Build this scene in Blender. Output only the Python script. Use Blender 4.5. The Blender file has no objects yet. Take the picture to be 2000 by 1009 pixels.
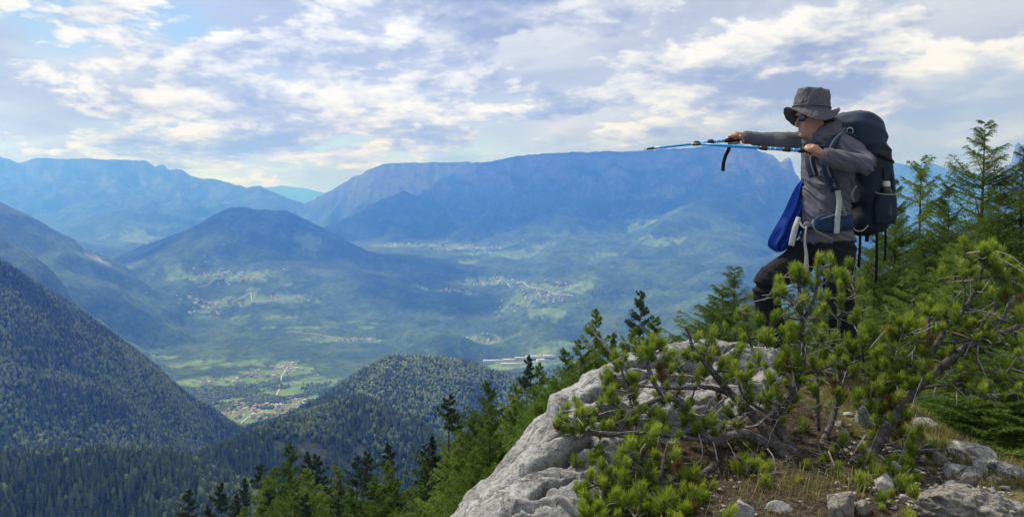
import bpy, bmesh, math, random
import numpy as np
from mathutils import Vector, Matrix

random.seed(7)
RNG = np.random.default_rng(7)
scene = bpy.context.scene
COL = scene.collection
PI = math.pi

# ------------------------------------------------------------------ camera, sky, sun, exposure
F_PX, HZ = 1540.0, 430.0                     # focal length in photo pixels, row of the horizon
PITCH = math.atan((504.5 - HZ) / F_PX)
cam_d = bpy.data.cameras.new('camera')
cam = bpy.data.objects.new('camera', cam_d)
COL.objects.link(cam)
cam.location = (0, 0, 0)
cam.rotation_euler = (PI / 2 - PITCH, 0, 0)
cam_d.sensor_width = 36.0
cam_d.lens = 36.0 * F_PX / 2000.0
cam_d.clip_start = 0.05
cam_d.clip_end = 120000.0
scene.camera = cam

SUN_ELEV, SUN_AZ = math.radians(52), math.radians(-50)   # azimuth from +Y towards +X
SUN_DIR = Vector((math.sin(SUN_AZ) * math.cos(SUN_ELEV), math.cos(SUN_AZ) * math.cos(SUN_ELEV), math.sin(SUN_ELEV)))

HEAP = 17.1
def build_world():
    w = bpy.data.worlds.new('World'); scene.world = w; w.use_nodes = True
    nt = w.node_tree; nt.nodes.clear()
    N = nt.nodes.new; L = nt.links.new
    out = N('ShaderNodeOutputWorld'); bg = N('ShaderNodeBackground'); L(bg.outputs[0], out.inputs[0])
    sky = N('ShaderNodeTexSky'); sky.sky_type = 'NISHITA'; sky.sun_disc = False
    sky.sun_elevation = SUN_ELEV; sky.sun_rotation = SUN_AZ; sky.altitude = 1500; sky.air_density = 1.0; sky.dust_density = 1.0
    tc = N('ShaderNodeTexCoord'); sep = N('ShaderNodeSeparateXYZ'); L(tc.outputs['Generated'], sep.inputs[0])
    def M(op, a, b=None, c=None, clamp=False):
        n = N('ShaderNodeMath'); n.operation = op; n.use_clamp = clamp
        for i, v in enumerate((a, b, c)):
            if v is None: continue
            if isinstance(v, (int, float)): n.inputs[i].default_value = v
            else: L(v, n.inputs[i])
        return n.outputs[0]
    def mixc(f, a, b):
        n = N('ShaderNodeMix'); n.data_type = 'RGBA'
        for s, v in ((n.inputs[0], f), (n.inputs[6], a), (n.inputs[7], b)):
            if isinstance(v, (int, float)): s.default_value = v
            elif isinstance(v, tuple): s.default_value = v
            else: L(v, s)
        return n.outputs[2]
    x, y, z = sep.outputs
    zp = M('MAXIMUM', z, 0.0); w = M('DIVIDE', 1.0, M('ADD', zp, 0.30))       # heaps shrink and flatten towards the horizon
    vx, vy, vz = M('MULTIPLY', x, w), M('MULTIPLY', y, w), M('MULTIPLY', M('MULTIPLY', zp, w), 1.75)
    def noise(scale, detail, rough, dx=0.0, dz=0.0, off=0.0, dist=0.0):
        cb = N('ShaderNodeCombineXYZ'); L(M('ADD', vx, dx + off), cb.inputs[0]); L(M('ADD', vy, off * 0.7), cb.inputs[1]); L(M('ADD', vz, dz), cb.inputs[2])
        n = N('ShaderNodeTexNoise'); L(cb.outputs[0], n.inputs['Vector'])
        n.inputs['Scale'].default_value = scale; n.inputs['Detail'].default_value = detail
        n.inputs['Roughness'].default_value = rough; n.inputs['Distortion'].default_value = dist
        return n.outputs['Fac']
    def smooth(v, lo, hi):
        n = N('ShaderNodeMapRange'); n.interpolation_type = 'SMOOTHSTEP'; L(v, n.inputs[0]); n.inputs[1].default_value = lo; n.inputs[2].default_value = hi; return n.outputs[0]
    def ramp(v, stops):
        n = N('ShaderNodeValToRGB'); L(v, n.inputs[0]); e = n.color_ramp.elements
        while len(e) < len(stops): e.new(0.5)
        for q, (p, c) in zip(e, stops): q.position = p; q.color = c + (1,)
        return n.outputs[0]
    side = M('MULTIPLY', M('MAXIMUM', M('MINIMUM', x, 0.7), -0.7), 1.0)
    # high soft deck
    da = M('ADD', noise(0.85, 6, 0.55, off=3.1, dist=0.3), M('MULTIPLY', side, 0.16)); ca = smooth(da, 0.36, 0.50)
    ta = noise(1.7, 8, 0.6, off=7.7, dist=0.4)
    deck = ramp(ta, [(0.30, (0.40, 0.43, 0.48)), (0.50, (0.54, 0.57, 0.62)), (0.70, (0.80, 0.82, 0.84))])
    # heaped clouds below it: crisp bright tops, grey bellies
    H = dict(scale=2.9, detail=14, rough=0.58, off=HEAP, dist=0.12)
    h0 = noise(**H); h1 = noise(dx=-0.03, dz=0.085, **H); h2 = noise(dx=-0.012, dz=0.030, **H); bigm = noise(0.9, 3, 0.5, off=HEAP + 5.0)
    dh = M('ADD', M('ADD', h0, M('MULTIPLY', M('SUBTRACT', bigm, 0.5), 0.55)), M('MULTIPLY', side, 0.04))
    ch = smooth(dh, 0.435, 0.505); th = smooth(dh, 0.48, 0.70)
    lit = M('ADD', M('MULTIPLY', M('SUBTRACT', h0, h1), 2.6), M('MULTIPLY', M('SUBTRACT', h0, h2), 3.2))
    br = M('ADD', M('ADD', lit, 0.70), M('MULTIPLY', th, -0.46))
    heap = ramp(br, [(0.18, (0.34, 0.37, 0.42)), (0.45, (0.50, 0.53, 0.58)), (0.68, (0.77, 0.79, 0.81)), (0.95, (1.0, 1.0, 0.99))])
    # a far, low bank of cloud along the right-hand horizon
    bv = M('ADD', M('ADD', M('MULTIPLY', M('SUBTRACT', 0.112, z), 7.0), M('MULTIPLY', M('SUBTRACT', noise(2.4, 9, 0.6, off=12.0), 0.5), 1.5)), M('SUBTRACT', M('MULTIPLY', side, 0.9), 0.05))
    cbk = smooth(bv, 0.0, 0.30); bank = ramp(noise(4.5, 8, 0.62, off=15.0), [(0.32, (0.37, 0.44, 0.55)), (0.52, (0.47, 0.54, 0.64)), (0.72, (0.70, 0.75, 0.81))])
    skyc = N('ShaderNodeMix'); skyc.data_type = 'RGBA'; skyc.blend_type = 'MULTIPLY'; skyc.inputs[0].default_value = 1.0
    L(sky.outputs[0], skyc.inputs[6]); skyc.inputs[7].default_value = (0.125, 0.125, 0.125, 1)
    col = mixc(M('MULTIPLY', cbk, 0.85), mixc(ch, mixc(ca, skyc.outputs[2], deck), heap), bank)
    low = M('MULTIPLY', M('ADD', z, 0.0), -12.0, clamp=True)      # below the horizon: hazy land all round
    col = mixc(low, col, (0.16, 0.22, 0.27, 1))
    L(col, bg.inputs[0]); bg.inputs[1].default_value = 1.0
build_world()

sun_d = bpy.data.lights.new('sun', 'SUN'); sun_d.energy = 5.0; sun_d.angle = math.radians(2.0); sun_d.color = (1.0, 0.965, 0.92)
sun = bpy.data.objects.new('sun', sun_d); COL.objects.link(sun)
sun.rotation_euler = (-SUN_DIR).to_track_quat('-Z', 'Y').to_euler()

vs = scene.view_settings
vs.view_transform = 'Standard'; vs.look = 'None'; vs.gamma = 1.0; vs.exposure = 0.0; vs.use_curve_mapping = False
scene.render.engine = 'CYCLES'
cy = scene.cycles
cy.max_bounces = 5; cy.diffuse_bounces = 2; cy.glossy_bounces = 2; cy.transmission_bounces = 3; cy.transparent_max_bounces = 6; cy.volume_bounces = 2
cy.use_denoising = True
cy.sample_clamp_indirect = 4.0

# ------------------------------------------------------------------ helpers
def P(px, py, d):
    """photo pixel at depth d (metres along +Y) -> world point"""
    u, v = (px - 1000.0) / F_PX, (504.5 - py) / F_PX
    y = math.cos(PITCH) + v * math.sin(PITCH); z = -math.sin(PITCH) + v * math.cos(PITCH)
    return np.array((u / y * d, d, z / y * d))

def tag(o, label=None, cat=None, group=None, kind=None):
    if label: o['label'] = label
    if cat: o['category'] = cat
    if group: o['group'] = group
    if kind: o['kind'] = kind
    return o

def new_mesh(name, V, Fs, smooth=False, mats=(), mat_idx=None):
    """V (n,3); Fs one (m,k) array or a list of such arrays"""
    V = np.asarray(V, dtype=np.float32)
    if not isinstance(Fs, (list, tuple)): Fs = [Fs]
    Fs = [np.asarray(f, dtype=np.int32) for f in Fs if len(f)]
    me = bpy.data.meshes.new(name)
    me.vertices.add(len(V)); me.vertices.foreach_set('co', V.ravel())
    idx = np.concatenate([f.ravel() for f in Fs]); tot = np.concatenate([np.full(len(f), f.shape[1], dtype=np.int32) for f in Fs])
    start = np.concatenate(([0], np.cumsum(tot)[:-1])).astype(np.int32)
    me.loops.add(len(idx)); me.loops.foreach_set('vertex_index', idx)
    me.polygons.add(len(tot)); me.polygons.foreach_set('loop_start', start); me.polygons.foreach_set('loop_total', tot)
    if smooth: me.polygons.foreach_set('use_smooth', np.ones(len(tot), dtype=bool))
    for m in mats: me.materials.append(m)
    if mat_idx is not None: me.polygons.foreach_set('material_index', np.asarray(mat_idx, dtype=np.int32))
    me.update(calc_edges=True)
    return me

def link(name, me, parent=None, loc=None):
    o = bpy.data.objects.new(name, me); COL.objects.link(o)
    if parent is not None: o.parent = parent
    if loc is not None: o.location = loc
    return o

def empty(name, loc):
    o = bpy.data.objects.new(name, None); COL.objects.link(o); o.location = loc; o.empty_display_size = 0.2
    return o

def attr(me, name, vals):
    a = me.attributes.new(name, 'FLOAT', 'POINT'); a.data.foreach_set('value', np.asarray(vals, dtype=np.float32))

# ---- gradient noise in numpy
_perm = np.random.default_rng(3).permutation(256).astype(np.int64); _perm = np.concatenate((_perm, _perm, _perm))
_g3 = np.random.default_rng(5).normal(size=(256, 3)); _g3 /= np.linalg.norm(_g3, axis=1)[:, None]
def pnoise(p):
    """p (n,3) -> about -0.7..0.7"""
    p = np.asarray(p, dtype=np.float64); i = np.floor(p).astype(np.int64); f = p - i; i &= 255
    u = f * f * f * (f * (f * 6 - 15) + 10)
    res = 0.0
    for dx in (0, 1):
        wx = u[:, 0] if dx else 1 - u[:, 0]
        for dy in (0, 1):
            wy = u[:, 1] if dy else 1 - u[:, 1]
            for dz in (0, 1):
                wz = u[:, 2] if dz else 1 - u[:, 2]
                h = _perm[_perm[_perm[i[:, 0] + dx] + i[:, 1] + dy] + i[:, 2] + dz]
                g = _g3[h]
                res = res + wx * wy * wz * (g[:, 0] * (f[:, 0] - dx) + g[:, 1] * (f[:, 1] - dy) + g[:, 2] * (f[:, 2] - dz))
    return res * 1.4
def pnoise2(x, y, seed=0.0):
    p = np.stack((x, y), -1); i = np.floor(p).astype(np.int64); f = p - i; i &= 255; s = int(seed) & 255
    u = f * f * f * (f * (f * 6 - 15) + 10)
    res = 0.0
    for dx in (0, 1):
        wx = u[..., 0] if dx else 1 - u[..., 0]
        for dy in (0, 1):
            wy = u[..., 1] if dy else 1 - u[..., 1]
            h = _perm[_perm[i[..., 0] + dx + s] + i[..., 1] + dy]
            a = h * (2 * PI / 256)
            res = res + wx * wy * (np.cos(a) * (f[..., 0] - dx) + np.sin(a) * (f[..., 1] - dy))
    return res * 1.4
def fbm2(x, y, octv=5, gain=0.5, seed=0):
    s, a, t = 0.0, 1.0, 0.0
    for k in range(octv):
        s = s + a * pnoise2(x * 2 ** k + 17.3 * k, y * 2 ** k - 9.1 * k, seed + k * 13); t += a; a *= gain
    return s / t
def ridged2(x, y, octv=5, gain=0.5, seed=0):
    s, a, t = 0.0, 1.0, 0.0
    for k in range(octv):
        s = s + a * (1 - 2 * np.abs(pnoise2(x * 2 ** k + 31.3 * k, y * 2 ** k + 7.7 * k, seed + k * 13))); t += a; a *= gain
    return s / t
def fbm3(p, octv=4, gain=0.5):
    s, a, t = 0.0, 1.0, 0.0
    for k in range(octv):
        s = s + a * pnoise(p * 2 ** k + 11.7 * k); t += a; a *= gain
    return s / t

# ---- material helpers
class NT:
    def __init__(self, name):
        self.mat = bpy.data.materials.new(name); self.mat.use_nodes = True
        self.nt = self.mat.node_tree
        self.bsdf = self.nt.nodes['Principled BSDF']
        self.out = self.nt.nodes['Material Output']
    def n(self, t, **kw):
        nd = self.nt.nodes.new(t)
        for k, v in kw.items(): setattr(nd, k, v)
        return nd
    def l(self, a, b): self.nt.links.new(a, b)
    def put(self, sock, v):
        if isinstance(v, bpy.types.NodeSocket): self.l(v, sock)
        else: sock.default_value = v
    def coord(self, which='Object'): return self.n('ShaderNodeTexCoord').outputs[which]
    def noise(self, vec, scale, detail=5, rough=0.55, dist=0.0):
        nd = self.n('ShaderNodeTexNoise'); self.l(vec, nd.inputs['Vector'])
        nd.inputs['Scale'].default_value = scale; nd.inputs['Detail'].default_value = detail
        nd.inputs['Roughness'].default_value = rough; nd.inputs['Distortion'].default_value = dist
        return nd.outputs['Fac']
    def voronoi(self, vec, scale, feature='F1', out='Distance'):
        nd = self.n('ShaderNodeTexVoronoi', feature=feature); self.l(vec, nd.inputs['Vector']); nd.inputs['Scale'].default_value = scale
        return nd.outputs[out]
    def math(self, op, a, b=0.0, clamp=False):
        nd = self.n('ShaderNodeMath', operation=op); nd.use_clamp = clamp; self.put(nd.inputs[0], a); self.put(nd.inputs[1], b); return nd.outputs[0]
    def maprange(self, v, a, b, c=0.0, d=1.0, smooth=True):
        nd = self.n('ShaderNodeMapRange'); nd.interpolation_type = 'SMOOTHSTEP' if smooth else 'LINEAR'
        self.l(v, nd.inputs[0])
        for i, q in enumerate((a, b, c, d)): nd.inputs[i + 1].default_value = q
        return nd.outputs[0]
    def mix(self, f, a, b, blend='MIX'):
        nd = self.n('ShaderNodeMix', data_type='RGBA', blend_type=blend)
        for s, v in ((nd.inputs[0], f), (nd.inputs[6], a), (nd.inputs[7], b)):
            if isinstance(v, tuple) and len(v) == 3: v = v + (1,)
            self.put(s, v)
        return nd.outputs[2]
    def ramp(self, v, stops):
        nd = self.n('ShaderNodeValToRGB'); self.l(v, nd.inputs[0]); e = nd.color_ramp.elements
        while len(e) < len(stops): e.new(0.5)
        for q, (p, c) in zip(e, stops): q.position = p; q.color = tuple(c) + (1,)
        return nd.outputs[0]
    def attr(self, name):
        return self.n('ShaderNodeAttribute', attribute_name=name).outputs['Fac']
    def rnd(self): return self.n('ShaderNodeObjectInfo').outputs['Random']
    def bump(self, h, strength, dist):
        nd = self.n('ShaderNodeBump'); self.l(h, nd.inputs['Height']); nd.inputs['Strength'].default_value = strength; nd.inputs['Distance'].default_value = dist
        self.l(nd.outputs[0], self.bsdf.inputs['Normal'])
    def set(self, col=None, rough=0.8, spec=0.3, metal=0.0):
        if col is not None:
            if isinstance(col, tuple) and len(col) == 3: col = col + (1,)
            self.put(self.bsdf.inputs['Base Color'], col)
        self.put(self.bsdf.inputs['Roughness'], rough); self.bsdf.inputs['Specular IOR Level'].default_value = spec; self.bsdf.inputs['Metallic'].default_value = metal
        return self.mat
    def leafy(self, col, trans_col, w=0.4):
        """thin foliage: diffuse plus light let through"""
        d = self.n('ShaderNodeBsdfTranslucent'); self.put(d.inputs[0], trans_col)
        m = self.n('ShaderNodeMixShader'); m.inputs[0].default_value = w
        self.set(col, 0.6, 0.25)
        self.l(self.bsdf.outputs[0], m.inputs[1]); self.l(d.outputs[0], m.inputs[2]); self.l(m.outputs[0], self.out.inputs[0])
        return self.mat
# ------------------------------------------------------------------ the land: ridges, valley floor, slopes
def RP(pts, drop=0.0):
    return np.array([P(x, y, d) - np.array((0, 0, drop)) for x, y, d in pts])

# (name, key, ridge polyline, profile: distance -> fall, relief amplitude, relief wavelength)
RIDGES = [
 ('wooded_slope',  RP([(-260, 380, 2150), (-120, 445, 2350), (0, 507, 2600), (60, 545, 2720), (130, 600, 2900), (250, 692, 3200), (350, 768, 3480), (430, 832, 3800), (470, 862, 4000)], 12), [(0, 0), (120, 70), (600, 400), (1600, 1000)], 26, 420),
 ('wooded_knoll',  RP([(-200, 905, 880), (0, 893, 960), (100, 884, 1000), (200, 880, 1000), (270, 895, 1000), (350, 925, 980), (400, 960, 950), (460, 1010, 900)], 10), [(0, 0), (60, 14), (200, 90), (900, 560)], 14, 160),
 ('wooded_spur',   RP([(370, 905, 1330), (450, 866, 1400), (540, 822, 1480), (620, 797, 1550), (690, 776, 1600), (760, 808, 1560), (835, 858, 1480), (900, 905, 1400)], 8), [(0, 0), (50, 18), (250, 150), (900, 560)], 14, 180),
 ('wooded_hill',   RP([(600, 800, 2750), (650, 762, 2650), (720, 712, 2600), (770, 692, 2600), (860, 696, 2650), (920, 706, 2700), (970, 726, 2700), (1010, 760, 2650), (1070, 815, 2600)], 8), [(0, 0), (150, 45), (500, 260), (1500, 900)], 18, 300),
 ('mountain_spur', RP([(-200, 330, 6400), (0, 393, 7000), (60, 426, 7300), (120, 466, 7700), (190, 504, 8300), (220, 522, 8900)]), [(0, 0), (300, 140), (1500, 800), (4000, 1800)], 70, 700),
 ('mountain_spur', RP([(-200, 390, 4600), (0, 463, 5000), (60, 493, 5200), (110, 556, 5350), (160, 602, 5500), (210, 646, 5700), (235, 668, 5900)]), [(0, 0), (200, 110), (1000, 640), (3000, 1700)], 50, 500),
 ('cone_mountain', RP([(150, 522, 9900), (200, 505, 9700), (300, 472, 9350), (380, 442, 9150), (425, 416, 9050), (452, 404, 9000), (470, 402, 9000), (510, 409, 9000), (560, 410, 9000), (620, 439, 8900), (700, 481, 8650), (800, 523, 8250), (880, 557, 7900), (930, 592, 7500)]), [(0, 0), (300, 130), (1000, 480), (2500, 980), (5000, 1500)], 60, 620),
 ('mountain_range', RP([(-400, 312, 18000), (-100, 309, 18000), (0, 306, 18000), (18, 309, 18000), (38, 320, 18000), (58, 313, 18000), (85, 308, 18000), (120, 310, 18000), (200, 311, 18000), (285, 314, 18000), (296, 322, 18000), (303, 329, 18000), (312, 321, 18000), (320, 322, 18000), (331, 333, 18000), (345, 330, 18000), (357, 333, 18000), (372, 343, 17900), (395, 350, 17800), (420, 349, 17700), (450, 358, 17500), (480, 368, 17200), (505, 362, 17000), (530, 374, 16700), (570, 390, 16300), (610, 402, 16000)]), [(0, 0), (180, 25), (420, 300), (900, 620), (2500, 1200), (6000, 2000)], 320, 1200),
 ('mountain_range', RP([(400, 380, 33000), (520, 366, 33000), (545, 361, 33000), (590, 366, 33000), (640, 377, 33000), (760, 380, 33000)]), [(0, 0), (2000, 600), (8000, 2000)], 100, 2500),
 ('massif',        RP([(560, 402, 16500), (600, 396, 16200), (640, 376, 15800), (665, 362, 15600), (690, 345, 15300), (697, 341, 15300), (703, 343, 15300), (720, 332, 15100), (750, 320, 14900), (800, 318, 14700), (900, 317, 14400), (950, 317, 14200), (1000, 307, 14000), (1060, 300, 14000), (1200, 296, 14000), (1300, 292, 13800), (1400, 286, 13500), (1440, 280, 13200), (1480, 292, 13000), (1512, 303, 12900), (1524, 318, 12900), (1532, 312, 12900), (1540, 306, 12900), (1547, 314, 12900), (1552, 336, 12900), (1570, 362, 12900), (1600, 392, 12900), (1640, 420, 12900)]), [(0, 0), (160, 25), (330, 300), (700, 620), (1600, 1010), (3800, 1430), (7000, 1900)], 260, 900),
 ('massif_spur',   RP([(790, 372, 13000), (740, 392, 12600), (690, 420, 12200), (640, 440, 11800), (600, 452, 11500)]), [(0, 0), (400, 180), (2000, 800), (5000, 1700)], 70, 700),
 ('massif_spur',   RP([(1420, 372, 11400), (1370, 388, 10800), (1310, 420, 10000), (1250, 470, 9100), (1200, 516, 8500), (1150, 560, 7900), (1120, 590, 7500)]), [(0, 0), (300, 130), (1200, 560), (4000, 1500)], 60, 560),
 ('massif_spur',   RP([(1500, 500, 7600), (1400, 520, 7400), (1300, 570, 7100), (1200, 610, 6800), (1100, 636, 6500), (1000, 640, 6300), (930, 652, 6100), (890, 680, 5950)]), [(0, 0), (200, 80), (700, 330), (2000, 800)], 40, 420),
 ('mountain_range', RP([(1540, 360, 21000), (1640, 330, 21000), (1745, 316, 21000), (1775, 324, 21000), (1820, 317, 21000), (1850, 330, 21000), (1900, 338, 21000), (2000, 345, 21000), (2300, 330, 21000)]), [(0, 0), (200, 30), (450, 300), (900, 600), (4000, 1600)], 170, 1300),
 ('rock_peak',     RP([(1945, 372, 9500), (1960, 340, 9500), (1972, 308, 9500), (1986, 276, 9500), (2010, 262, 9500), (2100, 268, 9500), (2300, 290, 9500)]), [(0, 0), (60, 160), (500, 600), (3000, 1700)], 120, 700),
]
FLOOR = [(430, 860, 3500), (500, 815, 3900), (560, 780, 4300), (400, 712, 5350), (540, 722, 5150), (720, 700, 5500), (1000, 705, 5500), (1100, 690, 5700),
 (300, 690, 5900), (240, 660, 6300), (400, 655, 6400), (550, 640, 6500), (700, 640, 6500), (400, 602, 7000), (540, 583, 7150), (690, 628, 6700), (450, 542, 7600),
 (340, 540, 7800), (250, 522, 8200), (640, 560, 7400), (800, 620, 6900), (880, 650, 6500), (1040, 600, 7300), (1070, 570, 8000), (960, 552, 8500),
 (880, 485, 10000), (770, 478, 10300), (1000, 500, 9700), (1200, 520, 9000), (1400, 500, 9000), (1600, 600, 7000), (200, 565, 8500), (210, 506, 11500),
 (270, 468, 13000), (100, 482, 13000), (600, 412, 20000), (0, 900, 3000), (-300, 900, 3000), (1300, 700, 5000), (1800, 700, 5000), (500, 1000, 2600), (1000, 900, 2900), (1400, 950, 2500), (2200, 600, 8000)]
_fp = np.array([P(*q) for q in FLOOR])
def _mq(dx, dy): return np.sqrt(dx * dx + dy * dy + 700.0 ** 2)
_A = _mq(_fp[:, None, 0] - _fp[None, :, 0], _fp[:, None, 1] - _fp[None, :, 1])
_fw = np.linalg.solve(np.block([[_A, np.ones((len(_fp), 1))], [np.ones((1, len(_fp))), np.zeros((1, 1))]]), np.concatenate((_fp[:, 2], [0])))

def seg_dist(x, y, R):
    best = np.full(x.shape, 1e18); bz = np.zeros(x.shape)
    for a, b in zip(R[:-1], R[1:]):
        dx, dy = b[0] - a[0], b[1] - a[1]; q = dx * dx + dy * dy + 1e-9
        t = np.clip(((x - a[0]) * dx + (y - a[1]) * dy) / q, 0, 1)
        d2 = (x - a[0] - t * dx) ** 2 + (y - a[1] - t * dy) ** 2
        m = d2 < best; best = np.where(m, d2, best); bz = np.where(m, a[2] + t * (b[2] - a[2]), bz)
    return np.sqrt(best), bz

def near_slope(x, y):
    s = -0.6 * x + 0.8 * y
    z = -2.6 - 0.55 * np.maximum(s, -30) * 1.0
    return z + 1.2 * fbm2(x / 22, y / 22, 4, seed=50) * np.clip((np.hypot(x, y) - 6) / 30, 0.0, 1)

def land(x, y):
    z = _fw[-1] * np.ones(x.shape)
    for w, q in zip(_fw[:-1], _fp): z = z + w * _mq(x - q[0], y - q[1])
    far = np.clip((np.hypot(x, y) - 5600) / 1500, 0, 1)
    z = z + (8 + 45 * far) * fbm2(x / 620, y / 620, 5, seed=80)
    kid = np.full(x.shape, -1)
    ns = near_slope(x, y)
    fade = np.clip(1.0 - (y - 800) / 900, 0, 1)                   # our own mountainside
    ns = np.where(fade > 0, ns, -1e4)
    kid = np.where(ns > z, -2, kid); z = np.maximum(z, ns)
    shp = x.shape; x, y, z, kid = x.ravel(), y.ravel(), z.ravel(), kid.ravel()
    for k, (nm, R, prof, amp, wl) in enumerate(RIDGES):
        pd, pf = np.array(prof).T; s_end = (pf[-1] - pf[-2]) / (pd[-1] - pd[-2])
        pd, pf = np.append(pd, pd[-1] + 60000), np.append(pf, pf[-1] + 60000 * s_end)
        lo, hi = R.min(0), R.max(0)                                # cheap bound first, then the exact distance
        bd = np.hypot(np.maximum(np.maximum(lo[0] - x, x - hi[0]), 0), np.maximum(np.maximum(lo[1] - y, y - hi[1]), 0))
        c = np.nonzero(hi[2] - np.interp(bd * 0.75, pd, pf) + amp > z)[0]
        if not len(c): continue
        far_crest = nm in ('mountain_range', 'massif', 'rock_peak')
        d, rz = seg_dist(x[c], y[c], R)
        m = (hi[2] if not far_crest else hi[2] + 40) - np.interp(d * 0.75, pd, pf) + amp > z[c]; c, d, rz = c[m], d[m], rz[m]
        xc, yc = x[c], y[c]
        wp = 1 + 0.30 * fbm2(xc / (wl * 1.4), yc / (wl * 1.4), 2, seed=20 + k)
        if far_crest:                                              # keep the pinnacles of the far crests crisp
            ta = np.arctan2(R[:, 0], R[:, 1]); oi = np.argsort(ta); thc = np.arctan2(xc, yc)
            fine_ = np.interp(thc, ta[oi], R[oi, 2]) + 24 * fbm2(thc * 110, thc * 0 + k, 5, 0.6, seed=60 + k)
            tg = np.linspace(ta.min() - 0.2, ta.max() + 0.2, 400); zg = np.interp(tg, ta[oi], R[oi, 2]); kw = np.hanning(41); zg = np.convolve(np.pad(zg, 20, 'edge'), kw / kw.sum(), 'valid')
            coarse = np.interp(thc, tg, zg); base_ = coarse + (fine_ - coarse) * np.exp(-(d / 330.0) ** 2) - np.interp(d * wp, pd, pf)
        else:                                                      # crest height blended between neighbouring stretches
            num, den = np.zeros(len(c)), np.zeros(len(c))
            for a, b in zip(R[:-1], R[1:]):
                dx, dy = b[0] - a[0], b[1] - a[1]; t = np.clip(((xc - a[0]) * dx + (yc - a[1]) * dy) / (dx * dx + dy * dy + 1e-9), 0, 1)
                wt = ((d + 1.0) / (np.hypot(xc - a[0] - t * dx, yc - a[1] - t * dy) + 1.0)) ** 10
                num += wt * (a[2] + t * (b[2] - a[2])); den += wt
            base_ = num / den - np.interp(d * wp, pd, pf)
        grow = np.clip(d / (wl * 0.8), 0.04, 1)
        zk = base_ + amp * grow * np.clip(1 - (d - 2200) / 2400, 0.22, 1) * (1.3 * ridged2(xc / wl, yc / wl, 4, 0.5, seed=40 + k * 3) - 0.5)
        m = zk > z[c]
        kid[c[m]] = k; z[c[m]] = zk[m]
    z = z + np.clip((np.hypot(x, y) - 4200) / 800, 0, 1) * 9 * fbm2(x / 75, y / 75, 3, 0.7, seed=111)     # crowns of the far woods
    z, kid = z.reshape(shp), kid.reshape(shp)
    return z, kid

TH = np.radians(np.linspace(-42, 42, 810))
RR = np.concatenate((np.geomspace(9, 600, 60, endpoint=False), np.geomspace(600, 36000, 600)))
gx = (np.sin(TH)[None, :] * RR[:, None]); gy = (np.cos(TH)[None, :] * RR[:, None])
gz, gk = land(gx, gy)
NR, NTH = gx.shape

def z_at(x, y, arr=None):
    """bilinear height of the land at world x, y"""
    arr = gz if arr is None else arr
    r = np.hypot(x, y); th = np.arctan2(x, y)
    ti = np.clip((th - TH[0]) / (TH[1] - TH[0]), 0, NTH - 1.001); j = ti.astype(int); ft = ti - j
    ri = np.clip(np.interp(r, RR, np.arange(NR)), 0, NR - 1.001); i = ri.astype(int); fr = ri - i
    return (arr[i, j] * (1 - fr) * (1 - ft) + arr[i + 1, j] * fr * (1 - ft) + arr[i, j + 1] * (1 - fr) * ft + arr[i + 1, j + 1] * fr * ft)

def hit(px, py, r0=700.0):
    """where the line of sight through a photo pixel meets the land"""
    d = np.geomspace(r0, 35000, 4000); p1 = P(px, py, 1.0)
    z = z_at(p1[0] * d, d); below = np.nonzero(p1[2] * d < z)[0]
    if not len(below): return None
    k = below[0]; return np.array((p1[0] * d[k], d[k], z[k]))

_hmax = np.maximum.accumulate(gz / RR[:, None], axis=0)            # running skyline per direction
def seen(x, y, z, extra):
    r = np.hypot(x, y); th = np.arctan2(x, y)
    j = np.clip(((th - TH[0]) / (TH[1] - TH[0])).astype(int), 0, NTH - 1)
    i = np.clip(np.searchsorted(RR, r) - 2, 0, NR - 1)
    return (z + extra) / r > _hmax[i, j] - 0.002

# meadows and cleared ground: (photo x, y, half-width, half-depth in metres)
MEADOWS = [(405, 712, 380, 110), (500, 806, 260, 260), (545, 765, 130, 140), (540, 727, 200, 260), (435, 745, 240, 120), (612, 783, 130, 130),
 (1010, 716, 360, 150), (1045, 700, 300, 120), (620, 745, 200, 120), (300, 695, 120, 60), (450, 543, 440, 110), (350, 536, 160, 120), (255, 521, 150, 90), (400, 600, 250, 80), (540, 583, 330, 70), (480, 592, 60, 260), (690, 628, 170, 40), (620, 640, 420, 28), (540, 618, 200, 40),
 (690, 664, 190, 50), (880, 568, 250, 60), (940, 664, 260, 70), (1070, 572, 400, 150), (965, 552, 420, 90), (880, 484, 560, 150), (770, 478, 260, 120), (905, 512, 160, 50),
 (1010, 500, 500, 130), (1290, 470, 260, 160), (270, 465, 420, 200), (1060, 610, 160, 120), (1250, 440, 160, 320), (620, 660, 100, 50), (470, 618, 90, 40), (385, 620, 60, 30), (600, 480, 220, 120), (1300, 385, 300, 160), (560, 555, 60, 30), (700, 600, 80, 20), (1180, 500, 160, 70)]
mead = np.zeros(gx.shape)
wob = fbm2(gx / 260, gy / 260, 5, 0.6, seed=90); wob2 = fbm2(gx / 70, gy / 70, 3, 0.6, seed=95)
MEAD_W = []
for px, py, hw, hd in MEADOWS:
    h = hit(px, py)
    if h is None: continue
    MEAD_W.append((h, hw, hd))
    q = ((gx - h[0]) / hw) ** 2 + ((gy - h[1]) / hd) ** 2
    mead = np.maximum(mead, np.clip((0.85 - 0.62 * q + wob * 2.8 + wob2 * 1.8) * 1.5, 0, 1))
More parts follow.
